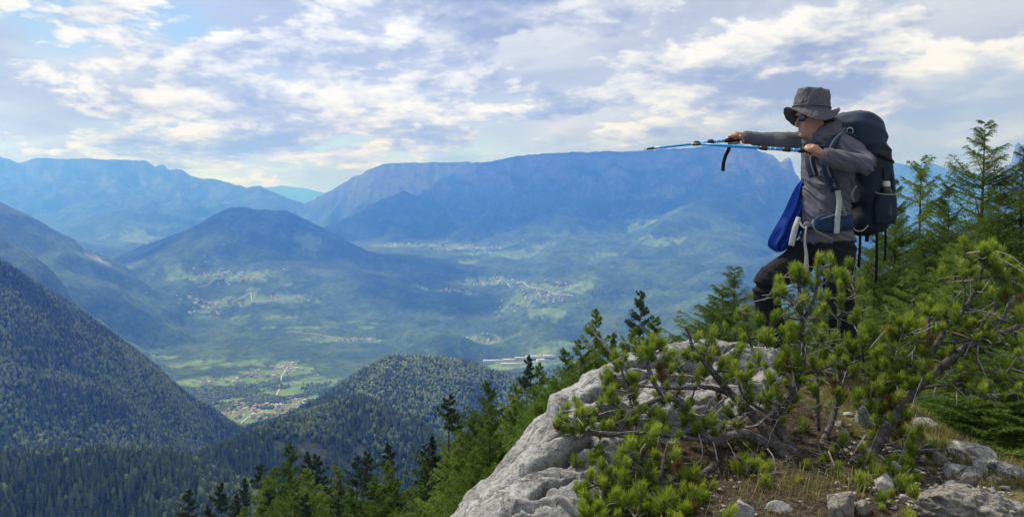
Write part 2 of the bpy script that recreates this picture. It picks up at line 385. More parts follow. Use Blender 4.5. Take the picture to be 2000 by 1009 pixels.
# bare limestone on steep high ground
sl_r = np.gradient(gz, axis=0) / np.gradient(RR)[:, None]; sl_t = np.gradient(gz, axis=1) / (RR[:, None] * (TH[1] - TH[0]))
slope = np.hypot(sl_r, sl_t)
nz = fbm2(gx / 500, gy / 500, 5, 0.6, seed=99)
high = np.clip((gz - 180 - 300 * nz) / 500, 0, 1) * (RR[:, None] > 8000)
rockm = np.clip((slope - 0.85 + 0.9 * nz) * 2.0, 0, 1) * high
scars = np.clip((nz - 0.30) * 4, 0, 1) * np.clip((slope - 0.5) * 2, 0, 1) * (RR[:, None] > 4500)
rockm = np.maximum(rockm, 0.7 * scars * (gk >= 0))
az_ = TH[None, :] * np.ones((NR, 1)); face_ = np.clip((az_ - 0.235) / 0.03, 0, 1) * (gk == 9) * np.clip((gz - 350 + 900 * nz) / 300, 0, 1) * np.clip(0.55 + 2.2 * fbm2(gx / 260, gy / 700, 4, 0.6, seed=77), 0, 1)
rockm = np.maximum(rockm * 0.55, face_)
clear = np.zeros(gx.shape)
for px, py, hw, hd in [(600, 878, 90, 40), (690, 885, 90, 50), (190, 505, 200, 120)]:
    h = hit(px, py)
    if h is None: continue
    q = ((gx - h[0]) / hw) ** 2 + ((gy - h[1]) / hd) ** 2
    clear = np.maximum(clear, np.clip((1.0 - q + wob * 2 + wob2 * 2.5) * 1.2, 0, 1))
rockm = np.where((gk == 5) | (gk == 4), np.maximum(rockm, clear * (RR[:, None] > 5000)), rockm)

def land_material():
    m = NT('land')
    vec = m.coord('Object')
    big = m.noise(vec, 0.0035, 6, 0.6); mid = m.noise(vec, 0.02, 6, 0.65); small = m.noise(vec, 0.09, 4, 0.7)
    cell = m.voronoi(vec, 0.07)
    t = m.math('ADD', m.math('MULTIPLY', mid, 0.55), m.math('MULTIPLY', small, 0.45))
    wood = m.ramp(t, [(0.30, (0.016, 0.030, 0.014)), (0.48, (0.040, 0.068, 0.026)), (0.62, (0.078, 0.115, 0.042)), (0.78, (0.14, 0.18, 0.07))])
    wood = m.mix(m.maprange(big, 0.40, 0.62, 0.0, 0.9), wood, m.mix(1.0, wood, (1.75, 1.65, 1.2), 'MULTIPLY'))
    grass = m.ramp(m.noise(vec, 0.012, 6, 0.7), [(0.3, (0.09, 0.155, 0.040)), (0.55, (0.155, 0.230, 0.065)), (0.75, (0.27, 0.31, 0.12))])
    rk = m.ramp(m.noise(vec, 0.008, 8, 0.7), [(0.3, (0.08, 0.085, 0.08)), (0.7, (0.38, 0.37, 0.36))])
    bare = m.ramp(mid, [(0.3, (0.06, 0.085, 0.035)), (0.7, (0.17, 0.17, 0.10))])
    c = m.mix(m.attr('meadow'), wood, grass); c = m.mix(m.attr('clearing'), c, bare); c = m.mix(m.attr('rock'), c, rk)
    h = m.math('ADD', m.math('MULTIPLY', m.math('SUBTRACT', 1.0, cell), 0.7), mid)
    m.bump(h, 0.8, 7.0)
    return m.set(c, 0.95, 0.05)
MAT_LAND = land_material()

def split_land():
    fi = np.arange((NR - 1) * (NTH - 1)); i, j = fi // (NTH - 1), fi % (NTH - 1)
    a = i * NTH + j
    quads = np.stack((a, a + 1, a + NTH + 1, a + NTH), 1)[:, ::-1]
    fk = gk[i, j]
    V = np.stack((gx, gy, gz), -1).reshape(-1, 3)
    at = {'meadow': mead.ravel(), 'rock': rockm.ravel(), 'clearing': clear.ravel()}
    for k in sorted(set(fk.tolist())):
        q = quads[fk == k]
        used, inv = np.unique(q, return_inverse=True)
        name = 'valley_floor' if k == -1 else 'mountainside' if k == -2 else RIDGES[k][0]
        me = new_mesh(name, V[used], inv.reshape(q.shape), smooth=True, mats=[MAT_LAND])
        for n_, v in at.items(): attr(me, n_, v[used])
        o = link(name, me); tag(o, kind='structure')
split_land()

# ------------------------------------------------------------------ the air
def haze_box():
    m = bpy.data.materials.new('haze'); m.use_nodes = True; nt = m.node_tree; nt.nodes.clear()
    out = nt.nodes.new('ShaderNodeOutputMaterial'); v = nt.nodes.new('ShaderNodeVolumePrincipled')
    v.inputs['Color'].default_value = (0.070, 0.245, 1.0, 1); v.inputs['Density'].default_value = 1.18e-4; v.inputs['Anisotropy'].default_value = 0.45
    if 'Absorption Color' in v.inputs: v.inputs['Absorption Color'].default_value = (1, 1, 1, 1)
    nt.links.new(v.outputs[0], out.inputs['Volume'])
    zlo = float(gz.min()) - 1.0 - 20; zhi = float(gz.max()) + 30
    x0, x1, y0, y1 = -26500.0, 26500.0, -9000.0, 36500.0
    V = [(x, y, z) for z in (zlo, zhi) for y in (y0, y1) for x in (x0, x1)]
    Fq = np.array([(0, 2, 3, 1), (4, 5, 7, 6), (0, 1, 5, 4), (2, 6, 7, 3), (0, 4, 6, 2), (1, 3, 7, 5)])
    o = link('haze', new_mesh('haze', V, Fq, mats=[m])); tag(o, kind='stuff', label='pale blue haze filling the valley air')
haze_box()

# ------------------------------------------------------------------ unseen clouds added above the frame to throw shade on the land
def shade_cloud_mat(name, dens):
    m = bpy.data.materials.new(name); m.use_nodes = True; nt = m.node_tree; nt.nodes.clear()
    out = nt.nodes.new('ShaderNodeOutputMaterial'); v = nt.nodes.new('ShaderNodeVolumePrincipled'); v.inputs['Color'].default_value = (1, 1, 1, 1); v.inputs['Density'].default_value = dens
    nt.links.new(v.outputs[0], out.inputs['Volume']); return m
MAT_SHADE_CLOUD = shade_cloud_mat('cloud', 0.0035); MAT_SHADE_CLOUD_THIN = shade_cloud_mat('thin_shade_cloud', 0.00022)
def cloud(target, zc, rx, ry, rz_, seed, label, mat=None):
    """a flat-bottomed heap of cloud between the sun and the ground it shades"""
    h = zc - target[2]; c = Vector(target) + SUN_DIR * (h / SUN_DIR.z)
    bm = bmesh.new(); bmesh.ops.create_icosphere(bm, subdivisions=4, radius=1.0)
    V = np.array([v.co[:] for v in bm.verts]); Fc = np.array([[v.index for v in f.verts] for f in bm.faces]); bm.free()
    V = V * (1 + 0.55 * fbm3(V * 1.6 + seed * 7.1, 4, 0.55))[:, None]; V[:, 2] = np.where(V[:, 2] < 0, V[:, 2] * 0.35, V[:, 2])
    o = link('cloud', new_mesh('cloud', V * np.array((rx, ry, rz_)), Fc, smooth=True, mats=[mat or MAT_SHADE_CLOUD]), loc=c); tag(o, label, 'cloud', 'unseen clouds added to shade the land')
cloud((300, -100, 0), 2100, 900, 620, 330, 1, 'broad thin unseen heap of cloud added to shade the outcrop', MAT_SHADE_CLOUD_THIN)
cloud((-1500, 2700, -450), 2900, 900, 1000, 380, 2, 'unseen heap of cloud added to shade the left wooded slope')
cloud((-700, 1050, -350), 2500, 560, 420, 300, 3, 'small unseen heap of cloud added to shade the lower left knoll')
cloud((-2900, 9100, 0), 3900, 2300, 750, 520, 4, 'long unseen heap of cloud added to shade the cone-shaped mountain')
cloud((300, 12600, 500), 4800, 4300, 1500, 600, 5, 'long unseen bank of cloud added to shade the massif')
cloud((4300, 10800, 300), 4700, 2000, 1400, 520, 6, 'unseen heap of cloud added to shade the right end of the massif')
cloud((-900, 7700, -600), 3700, 700, 500, 380, 7, 'small unseen heap of cloud added to shade the terrace below the cone mountain')
cloud((-330, 1480, -430), 2700, 430, 260, 260, 8, 'small unseen heap of cloud added to shade the pointed wooded spur')
class Acc:
    def __init__(s): s.V, s.Q, s.T, s.n = [], [], [], 0
    def add(s, V, Q=None, T=None):
        s.V.append(V)
        if Q is not None and len(Q): s.Q.append(np.asarray(Q) + s.n)
        if T is not None and len(T): s.T.append(np.asarray(T) + s.n)
        s.n += len(V)
    def mesh(s, name, mats, smooth=True):
        return new_mesh(name, np.concatenate(s.V), [np.concatenate(a) for a in (s.Q, s.T) if a], smooth=smooth, mats=mats)
# ------------------------------------------------------------------ distant woods (one mass each) and villages
def foliage_mat(name, dark, mid, light, trans=0.25, noise_scale=0.6, spread=0.5):
    m = NT(name); vec = m.coord('Object')
    r = m.rnd(); n = m.noise(vec, noise_scale, 3, 0.6)
    t = m.math('ADD', m.math('MULTIPLY', r, spread), m.math('MULTIPLY', n, 1.0 - spread))
    c = m.ramp(t, [(0.12, dark), (0.5, mid), (0.88, light)])
    return m.leafy(c, m.mix(1.0, c, (1.5, 1.6, 0.8), 'MULTIPLY'), trans)
MAT_FAR_CONIFER = foliage_mat('far_conifer', (0.030, 0.054, 0.018), (0.072, 0.110, 0.032), (0.145, 0.190, 0.055), 0.15, 1.5, 0.6)
MAT_FAR_BROAD = foliage_mat('far_broadleaf', (0.09, 0.13, 0.030), (0.18, 0.235, 0.060), (0.29, 0.335, 0.10), 0.2, 1.5, 0.6)

def far_conifer(seed):
    r = np.random.default_rng(seed); V, Fc = [], []
    n, tiers = 7, 5
    for t in range(tiers):
        z0 = 0.10 + 0.80 * (t / tiers); z1 = min(1.0, z0 + 0.30); R = 0.20 * (1 - z0) ** 0.85 + 0.012
        b = len(V); a0 = r.uniform(0, 6.28)
        V.append((r.normal() * 0.012, r.normal() * 0.012, z1))
        for k in range(n):
            a = a0 + 2 * PI * k / n; rr = R * r.uniform(0.65, 1.25)
            V.append((rr * math.cos(a), rr * math.sin(a), z0 + r.uniform(-0.03, 0.03)))
        for k in range(n): Fc.append((b, b + 1 + k, b + 1 + (k + 1) % n))
    return np.array(V), np.array(Fc)
def far_broad(seed):
    r = np.random.default_rng(seed)
    bm = bmesh.new(); bmesh.ops.create_icosphere(bm, subdivisions=2, radius=1.0)
    V = np.array([v.co[:] for v in bm.verts]); Fc = np.array([[v.index for v in f.verts] for f in bm.faces]); bm.free()
    d = 1 + 0.55 * pnoise(V * 1.7 + seed * 9.3) + 0.30 * pnoise(V * 4 + seed * 3.1)
    V = V * d[:, None] * np.array((0.34, 0.34, 0.46)) + np.array((0, 0, 0.5))
    return V, Fc
FAR_COL = bpy.data.collections.new('far_tree_kinds')
for i in range(7):
    V, Fc = far_conifer(10 + i) if i < 4 else far_broad(20 + i)
    me = new_mesh('far_tree', V, Fc, smooth=i >= 4, mats=[MAT_FAR_CONIFER if i < 4 else MAT_FAR_BROAD])
    FAR_COL.objects.link(bpy.data.objects.new('far_tree_%d' % i, me))

def instancer(name, coll):
    ng = bpy.data.node_groups.new(name, 'GeometryNodeTree')
    ng.interface.new_socket('Geometry', in_out='INPUT', socket_type='NodeSocketGeometry'); ng.interface.new_socket('Geometry', in_out='OUTPUT', socket_type='NodeSocketGeometry')
    N = ng.nodes.new; L = ng.links.new
    gi, go = N('NodeGroupInput'), N('NodeGroupOutput'); iop = N('GeometryNodeInstanceOnPoints'); ci = N('GeometryNodeCollectionInfo')
    ci.inputs['Collection'].default_value = coll; ci.inputs['Separate Children'].default_value = True; ci.inputs['Reset Children'].default_value = True
    def named(t, nm):
        n = N('GeometryNodeInputNamedAttribute'); n.data_type = t; n.inputs[0].default_value = nm; return n.outputs[0]
    L(gi.outputs[0], iop.inputs['Points']); L(ci.outputs[0], iop.inputs['Instance']); iop.inputs['Pick Instance'].default_value = True
    L(named('INT', 'pick'), iop.inputs['Instance Index']); L(named('FLOAT_VECTOR', 'turn'), iop.inputs['Rotation']); L(named('FLOAT_VECTOR', 'size'), iop.inputs['Scale'])
    L(iop.outputs[0], go.inputs[0])
    return ng
FAR_NG = instancer('far_trees', FAR_COL)

def wood(name, label, X, Y, Z, H, W, pick):
    me = bpy.data.meshes.new(name); n = len(X)
    me.vertices.add(n); me.vertices.foreach_set('co', np.stack((X, Y, Z), 1).astype(np.float32).ravel())
    a = me.attributes.new('pick', 'INT', 'POINT'); a.data.foreach_set('value', pick.astype(np.int32))
    turn = np.stack((RNG.normal(0, 0.04, n), RNG.normal(0, 0.04, n), RNG.uniform(0, 6.28, n)), 1)
    a = me.attributes.new('turn', 'FLOAT_VECTOR', 'POINT'); a.data.foreach_set('vector', turn.astype(np.float32).ravel())
    a = me.attributes.new('size', 'FLOAT_VECTOR', 'POINT'); a.data.foreach_set('vector', np.stack((W, W, H), 1).astype(np.float32).ravel())
    o = link(name, me); md = o.modifiers.new('trees', 'NODES'); md.node_group = FAR_NG
    tag(o, label, kind='stuff')

def spread_woods():
    bands = [(420, 2000, 44.0), (2000, 5000, 62.0)]
    allp = []
    for r0, r1, area in bands:
        A = 0.5 * (TH[-1] - TH[0]) * (r1 ** 2 - r0 ** 2); n = int(A / area)
        r = np.sqrt(RNG.uniform(r0 ** 2, r1 ** 2, n)); th = RNG.uniform(math.radians(-36), math.radians(21 if r0 < 4000 else 27), n)
        x, y = r * np.sin(th), r * np.cos(th); z = z_at(x, y)
        md, cl, rk = z_at(x, y, mead), z_at(x, y, clear), z_at(x, y, rockm)
        u = RNG.uniform(0, 1, n)
        keep = (r < 3900 + 1100 * RNG.uniform(0, 1, n)) & (md < 0.25 + 0.2 * u) & (cl < 0.35 + 0.9 * u ** 3) & (rk < 0.3) & seen(x, y, z, 22.0)
        x, y, z, r = x[keep], y[keep], z[keep], r[keep]; n = len(x)
        mixn = fbm2(x / 300, y / 300, 4, 0.6, seed=70) * 1.6 + RNG.normal(0, 0.25, n)
        k = gk[np.clip(np.searchsorted(RR, r), 0, NR - 1), np.clip(((np.arctan2(x, y) - TH[0]) / (TH[1] - TH[0])).astype(int), 0, NTH - 1)]
        bias = np.choose(np.clip(k + 2, 0, 6), [0.3, -0.4, -0.02, 0.16, 0.14, -0.12, -0.2])
        con = mixn + bias > 0.0
        H = np.where(con, RNG.uniform(9, 23, n), RNG.uniform(9, 15, n)); W = np.where(con, H * RNG.uniform(0.85, 1.25, n), H * RNG.uniform(0.65, 1.05, n))
        pick = np.where(con, RNG.integers(0, 4, n), RNG.integers(4, 7, n))
        allp.append((x, y, z - 0.5, H, W, pick, k))
    x, y, z, H, W, pick, k = [np.concatenate(q) for q in zip(*allp)]
    groups = [('woodland', 'dark spruce wood on the steep left slope', k == 0), ('woodland', 'dark wood with bare clearings on the low knoll at lower left', k == 1),
              ('woodland', 'mixed wood on the pointed spur left of the spruces', k == 2), ('woodland', 'sunlit wood on the rounded hill in the valley', k == 3),
              ('woodland', 'distant woods over the valley and the mountain sides', (k > 3) | (k < 0))]
    for nm, lb, m in groups:
        if m.any(): wood(nm, lb, x[m], y[m], z[m], H[m], W[m], pick[m])
    return len(x)
N_FAR = spread_woods()

# ---- villages
def plain(name, col, rough=0.8, var=0.12, scale=0.3, spec=0.3):
    m = NT(name); n = m.noise(m.coord('Object'), scale, 5, 0.6); d = tuple(c * (1 - var) for c in col); l = tuple(min(1, c * (1 + var)) for c in col)
    return m.set(m.ramp(n, [(0.3, d), (0.7, l)]), rough, spec)
MAT_WALLS = [plain('plaster_white', (0.80, 0.78, 0.73)), plain('plaster_cream', (0.72, 0.65, 0.52)), plain('plaster_grey', (0.55, 0.53, 0.50))]
MAT_ROOFS = [plain('roof_red', (0.40, 0.22, 0.16)), plain('roof_brown', (0.26, 0.18, 0.14)), plain('roof_grey', (0.42, 0.41, 0.40))]
MAT_GLASS_FAR = plain('window_dark', (0.06, 0.07, 0.09), 0.2)
def house_mesh(name, L, W, Hh, ridge, wm, rm, over=0.7):
    V = []; Fq = []; Ft = []; mi_q = []; mi_t = []
    x, y = L / 2, W / 2
    V += [(-x, -y, -3), (x, -y, -3), (x, y, -3), (-x, y, -3), (-x, -y, Hh), (x, -y, Hh), (x, y, Hh), (-x, y, Hh), (-x, 0, Hh + ridge), (x, 0, Hh + ridge)]
    for f in [(0, 1, 5, 4), (1, 2, 6, 5), (2, 3, 7, 6), (3, 0, 4, 7)]: Fq.append(f); mi_q.append(0)
    for f in [(4, 8, 7), (5, 6, 9)]: Ft.append(f); mi_t.append(0)
    k = ridge / y; t = 0.35
    for s in (-1, 1):                                              # two thick roof slabs with eaves
        b = len(V)
        for zz in (0.06, 0.06 + t):
            V += [(-x - over, 0, Hh + ridge + zz), (x + over, 0, Hh + ridge + zz), (x + over, s * (y + over), Hh - k * over + zz), (-x - over, s * (y + over), Hh - k * over + zz)]
        for f in [(0, 1, 2, 3), (7, 6, 5, 4), (0, 4, 5, 1), (1, 5, 6, 2), (2, 6, 7, 3), (3, 7, 4, 0)]: Fq.append(tuple(b + q for q in f)); mi_q.append(1)
    for s in (-1, 1):                                              # window openings set into both long walls
        for wx in np.arange(-x + 1.8, x - 1.2, 2.6):
            for wz in np.arange(1.0, Hh - 1.4, 2.9):
                b = len(V); yy = s * (y + 0.03)
                V += [(wx - .5, yy, wz), (wx + .5, yy, wz), (wx + .5, yy, wz + 1.3), (wx - .5, yy, wz + 1.3)]; Fq.append((b, b + 1, b + 2, b + 3)); mi_q.append(2)
    return new_mesh(name, V, [np.array(Fq), np.array(Ft)], mats=[wm, rm, MAT_GLASS_FAR], mat_idx=mi_q + mi_t)
HOUSES = [house_mesh('house', L, W, H, r, MAT_WALLS[a], MAT_ROOFS[b]) for L, W, H, r, a, b in
          [(13, 9, 7, 2.6, 0, 0), (11, 9, 6, 2.4, 0, 1), (15, 10, 8, 3, 1, 0), (12, 8, 6, 2.4, 2, 1), (16, 11, 9, 3, 0, 2), (10, 8, 6, 2.2, 1, 1)]]
SHEDS = [house_mesh('factory_hall', L, W, H, r, MAT_WALLS[0], MAT_ROOFS[2], 0.4) for L, W, H, r in [(150, 42, 11, 1.6), (95, 50, 10, 1.4), (120, 36, 9, 1.5)]]
VILLAGES = [(498, 800, 46, 120, 110, 'pale house with a red-brown roof in the near valley town'), (540, 727, 26, 75, 120, 'pale house beside the valley road beyond the near town'),
 (432, 746, 14, 110, 40, 'pale house in the hamlet on the wooded rise by the long meadow'), (603, 785, 6, 45, 30, 'pale house in the small clearing above the pointed spur'),
 (1068, 572, 52, 190, 130, 'pale house in the large village on the right-hand terrace'), (962, 552, 20, 200, 50, 'pale house in the row left of the large terrace village'),
 (880, 485, 34, 260, 90, 'pale house in the high village under the massif'), (770, 478, 12, 130, 60, 'pale house in the hamlet left of the high village'),
 (448, 543, 34, 210, 80, 'pale house in the village on the cone mountain'), (402, 601, 24, 120, 50, 'pale house in the hamlet on the spur below the cone mountain'),
 (880, 568, 12, 110, 30, 'pale house in the hamlet at the foot of the cone mountain'), (938, 665, 14, 110, 40, 'pale house in the hamlet above the factory halls'),
 (690, 664, 8, 70, 30, 'pale house on the meadow above the rounded hill'), (545, 583, 6, 110, 30, 'pale house on the meadow strip under the cone mountain village')]
def villages():
    r = np.random.default_rng(21); n_all = 0; rest = Acc(); rmi = []
    for px, py, n, sx, sy, lb in VILLAGES:
        h = hit(px, py)
        if h is None: continue
        pts = []; tries = 0; base = r.uniform(0, 3.14)
        while len(pts) < n and tries < n * 60:
            tries += 1
            x, y = h[0] + r.normal() * sx, h[1] + r.normal() * sy
            if all((x - a) ** 2 + (y - b) ** 2 > 17 ** 2 for a, b in pts): pts.append((x, y))
        for x, y in pts:
            for _ in range(r.integers(0, 3)):                       # outbuildings too small to tell apart
                xs, ys = x + r.normal() * sx * 0.5, y + r.normal() * sy * 0.5; zz = float(z_at(np.array([xs]), np.array([ys]))[0]); a_ = base + r.normal() * 0.2; w_, l_ = r.uniform(4, 6), r.uniform(5, 9)
                ca_, sa_ = math.cos(a_), math.sin(a_); Vb = np.array([(-l_, -w_, -3), (l_, -w_, -3), (l_, w_, -3), (-l_, w_, -3), (-l_, -w_, 5), (l_, -w_, 5), (l_, w_, 5), (-l_, w_, 5), (-l_, 0, 8), (l_, 0, 8)])
                Vb = np.stack((Vb[:, 0] * ca_ - Vb[:, 1] * sa_ + xs, Vb[:, 0] * sa_ + Vb[:, 1] * ca_ + ys, Vb[:, 2] + zz), 1)
                rest.add(Vb, [(0, 1, 5, 4), (1, 2, 6, 5), (2, 3, 7, 6), (3, 0, 4, 7), (4, 5, 9, 8), (6, 7, 8, 9)], [(4, 8, 7), (5, 6, 9)]); rmi.append((0, 0, 0, 0, 1, 1))
            o = link('house', HOUSES[r.integers(0, len(HOUSES))], loc=(x, y, float(z_at(np.array([x]), np.array([y]))[0]) + 0.5))
            s = r.uniform(1.2, 1.75); o.scale = (s, s, s); o.rotation_euler = (0, 0, base + r.integers(0, 2) * PI / 2 + r.normal() * 0.15)
            tag(o, lb, 'house', lb.replace('pale house', 'houses', 1)); n_all += 1
    me = rest.mesh('outbuildings', [MAT_WALLS[0], MAT_ROOFS[0]], False); mi = [q for t in rmi for q in t]; me.polygons.foreach_set('material_index', np.array(mi + [0] * (len(me.polygons) - len(mi)), dtype=np.int32))
    tag(link('outbuildings', me), 'small sheds and houses scattered among the villages', kind='stuff')
    k = 0
    for px, py in [(965, 706), (995, 704), (1022, 700), (1048, 698), (1062, 704), (1040, 709), (1000, 712), (1075, 697)]:
        h = hit(px, py)
        if h is None: continue
        o = link('factory_hall', SHEDS[k % 3], loc=(h[0], h[1], h[2] + 0.5)); o.rotation_euler = (0, 0, 0.12 + r.normal() * 0.1); k += 1
        tag(o, 'long low white factory hall on the valley floor behind the dark spruce', 'hall', 'factory halls on the valley floor')
villages()

MAT_ROAD = plain('road_pale', (0.52, 0.50, 0.46), 0.9)
def road(pts, w):
    q = [hit(*p) for p in pts]; q = np.array([a for a in q if a is not None]); 
    t = np.linspace(0, len(q) - 1, len(q) * 14); xy = np.stack([np.interp(t, np.arange(len(q)), q[:, c]) for c in (0, 1)], 1)
    d = np.gradient(xy, axis=0); nrm = np.stack((-d[:, 1], d[:, 0]), 1) / (np.linalg.norm(d, axis=1)[:, None] + 1e-9)
    l, r_ = xy + nrm * w / 2, xy - nrm * w / 2
    V = np.concatenate((np.c_[l, z_at(l[:, 0], l[:, 1]) + 2.5], np.c_[r_, z_at(r_[:, 0], r_[:, 1]) + 2.5])); n = len(xy); a = np.arange(n - 1)
    o = link('road', new_mesh('road', V, np.stack((a, a + n, a + n + 1, a + 1), 1), mats=[MAT_ROAD])); tag(o, kind='structure')
for pts, w in [([(440, 842), (470, 826), (505, 800), (535, 782), (545, 760), (550, 735), (562, 715), (575, 712)], 6), ([(560, 648), (610, 652), (650, 658), (690, 664), (735, 660)], 5),
               ([(450, 592), (490, 572), (492, 590), (540, 585), (575, 583)], 5), ([(385, 560), (420, 545), (470, 540), (520, 548)], 5), ([(990, 553), (1030, 560), (1070, 570), (1120, 578)], 6)]:
    road(pts, w)
# ------------------------------------------------------------------ the outcrop we stand on
CREST = [(860, 1100, 3.2), (920, 1009, 3.5), (975, 940, 3.75), (1040, 862, 4.05), (1075, 846, 4.1), (1097, 825, 4.2), (1145, 765, 4.45), (1185, 742, 4.55), (1240, 706, 4.8), (1290, 686, 5.0), (1330, 681, 5.1), (1400, 690, 5.2), (1450, 694, 5.3), (1500, 702, 5.35),
         (1560, 708, 5.45), (1620, 722, 5.45), (1680, 747, 5.35), (1740, 778, 5.2), (1800, 815, 5.0), (1850, 850, 4.8), (1900, 880, 4.6), (1960, 907, 4.4), (2010, 930, 4.2), (2120, 970, 4.0)]
INNER = [(1050, 1009, 3.45), (1150, 1009, 3.4), (1300, 1009, 3.35), (1500, 1009, 3.3), (1700, 1009, 3.2), (1900, 1009, 3.2), (2080, 1009, 3.2), (1130, 930, 3.8), (1200, 900, 3.95), (1250, 820, 4.3), (1350, 762, 4.7), (1450, 765, 4.7),
         (1400, 870, 4.1), (1520, 880, 4.05), (1600, 800, 4.5), (1700, 880, 4.05), (1700, 805, 4.6), (1800, 900, 3.95), (1870, 930, 3.75), (1500, 700, 5.15), (1655, 733, 5.1)]
CREST = [(x + max(0.0, min(58.0, (1160 - x) * 0.30)), y, d) for x, y, d in CREST]
_c = np.array([P(*q) for q in CREST]); ctl = [*_c, *[P(*q) for q in INNER]]
for k in range(len(_c)):
    t = _c[min(k + 1, len(_c) - 1)] - _c[max(k - 1, 0)]; nrm = np.array((-t[1], t[0], 0)); nrm /= np.linalg.norm(nrm)
    ctl.append(_c[k] + nrm * 0.35 + np.array((0, 0, -0.34))); ctl.append(_c[k] + nrm * 1.0 + np.array((0, 0, -1.5)))
for x in np.linspace(-3.8, 6.2, 6):
    ctl.append(np.array((x, 1.9, -1.60))); ctl.append(np.array((x, -2.5, -1.66)))
    ctl.append(np.array((x, 9.6, float(near_slope(np.array([x]), np.array([9.6]))[0]))))
for y in (2.5, 5.5, 8.0): ctl.append(np.array((-3.8, y, float(near_slope(np.array([-3.8]), np.array([y]))[0]))))
for y in (5.0, 8.0): ctl.append(np.array((6.2, y, float(near_slope(np.array([6.2]), np.array([y]))[0]))))
ctl = np.array(ctl)
def _mq2(dx, dy): return np.sqrt(dx * dx + dy * dy + 0.12 ** 2)
_n = len(ctl)
_gw = np.linalg.solve(np.block([[_mq2(ctl[:, None, 0] - ctl[None, :, 0], ctl[:, None, 1] - ctl[None, :, 1]), np.ones((_n, 1))], [np.ones((1, _n)), np.zeros((1, 1))]]), np.concatenate((ctl[:, 2], [0])))
def g0(x, y):
    z = np.full(np.shape(x), _gw[-1])
    for w, q in zip(_gw[:-1], ctl): z = z + w * _mq2(x - q[0], y - q[1])
    return z

def axis_pts(lo, hi, f0, f1, fine, coarse):
    return np.concatenate((np.arange(lo, f0, coarse), np.arange(f0, f1, fine), np.arange(f1, hi + coarse, coarse)))
AX = axis_pts(-3.8, 6.2, -0.5, 3.2, 0.0125, 0.06); AY = axis_pts(-2.5, 9.6, 2.9, 6.0, 0.0135, 0.08)
ux, uy = np.meshgrid(AX, AY)
uz = g0(ux, uy)
ROCK_POLY = np.array([P(*q)[:2] for q in [(1140, 1060, 3.2), (1150, 990, 3.45), (1185, 925, 3.8), (1240, 885, 4.02), (1330, 855, 4.18), (1420, 835, 4.3), (1490, 795, 4.5), (1535, 745, 4.9), (1560, 722, 5.15)]] + [np.array((1.75, 7.5)), np.array((-3.9, 7.5)), np.array((-3.9, 3.0)), np.array((0.0, 2.0))])
def poly_sd(x, y, poly):
    d = np.full(x.shape, 1e9); ins = np.zeros(x.shape, bool); n = len(poly)
    for k in range(n):
        a, b = poly[k], poly[(k + 1) % n]; dx, dy = b - a
        t = np.clip(((x - a[0]) * dx + (y - a[1]) * dy) / (dx * dx + dy * dy), 0, 1)
        d = np.minimum(d, np.hypot(x - a[0] - t * dx, y - a[1] - t * dy))
        c = ((a[1] > y) != (b[1] > y)) & (x < dx * (y - a[1]) / (dy if abs(dy) > 1e-9 else 1e-9) + a[0]); ins ^= c
    return np.where(ins, d, -d)
rsd = poly_sd(ux, uy, ROCK_POLY) + 0.13 * fbm2(ux / 0.35, uy / 0.35, 4, 0.6, seed=5)
gy_, gx_ = np.gradient(uz, AY, AX); nrm = np.stack((-gx_, -gy_, np.ones_like(uz)), -1); nrm /= np.linalg.norm(nrm, axis=-1)[..., None]
pp = np.stack((ux, uy, uz), -1).reshape(-1, 3)
def rock_relief(p):
    q = p @ np.array([[0.84, -0.45, 0.3], [0.45, 0.89, 0.05], [-0.29, 0.09, 0.95]])
    w = q + 0.05 * np.stack((pnoise(q * 3), pnoise(q * 3 + 9), pnoise(q * 3 + 21)), 1)
    big = fbm3(w * np.array((1.6, 2.6, 2.2)), 4, 0.5)
    rid = 1 - np.abs(pnoise(w * np.array((2.2, 5.0, 3.0)) + 5)) * 2
    crack = np.clip((np.abs(pnoise(w * np.array((1.0, 3.2, 2.0)) + 31)) - 0.0) / 0.035, 0, 1)
    fine = fbm3(w * 16, 4, 0.6)
    pit = np.clip(pnoise(w * 26) - 0.22, 0, 1)
    return 0.12 * big + 0.045 * rid + 0.020 * fine - 0.05 * pit - 0.085 * (1 - crack)
joint = np.full(ux.size, 9.0)
for jp in [[(1070, 872, 4.0), (1120, 864, 4.05), (1160, 846, 4.15), (1205, 838, 4.2)], [(965, 985, 3.65), (1020, 952, 3.75), (1080, 922, 3.85), (1150, 888, 4.0)], [(1040, 1003, 3.5), (1090, 972, 3.62), (1150, 952, 3.7)], [(1150, 800, 4.3), (1200, 775, 4.45), (1260, 752, 4.6)], [(1230, 740, 4.65), (1300, 735, 4.75), (1380, 730, 4.85)]]:
    q = np.array([P(*v) for v in jp]); jx = ux.ravel() + 0.030 * pnoise2(ux.ravel() * 9, uy.ravel() * 9, 71); jy = uy.ravel() + 0.030 * pnoise2(ux.ravel() * 9, uy.ravel() * 9, 75)
    joint = np.minimum(joint, seg_dist(jx, jy, q)[0])
joint = np.exp(-(joint / 0.020) ** 2)
ra = np.clip(rsd / 0.10, 0, 1).ravel()
fineM = ((ux > -0.6) & (ux < 3.3) & (uy > 2.8) & (uy < 6.1)).ravel()
disp = np.zeros(len(pp)); m = (ra > 0)
disp[m] = ra[m] * (0.035 + rock_relief(pp[m]) - 0.075 * joint[m])
soil = 0.03 * fbm2(ux / 0.35, uy / 0.35, 5, 0.6, seed=9).ravel() + 0.012 * fbm2(ux / 0.06, uy / 0.06, 3, 0.6, seed=12).ravel()
disp += (1 - ra) * soil
pp = pp + nrm.reshape(-1, 3) * disp[:, None]
GZ = pp[:, 2].reshape(ux.shape)
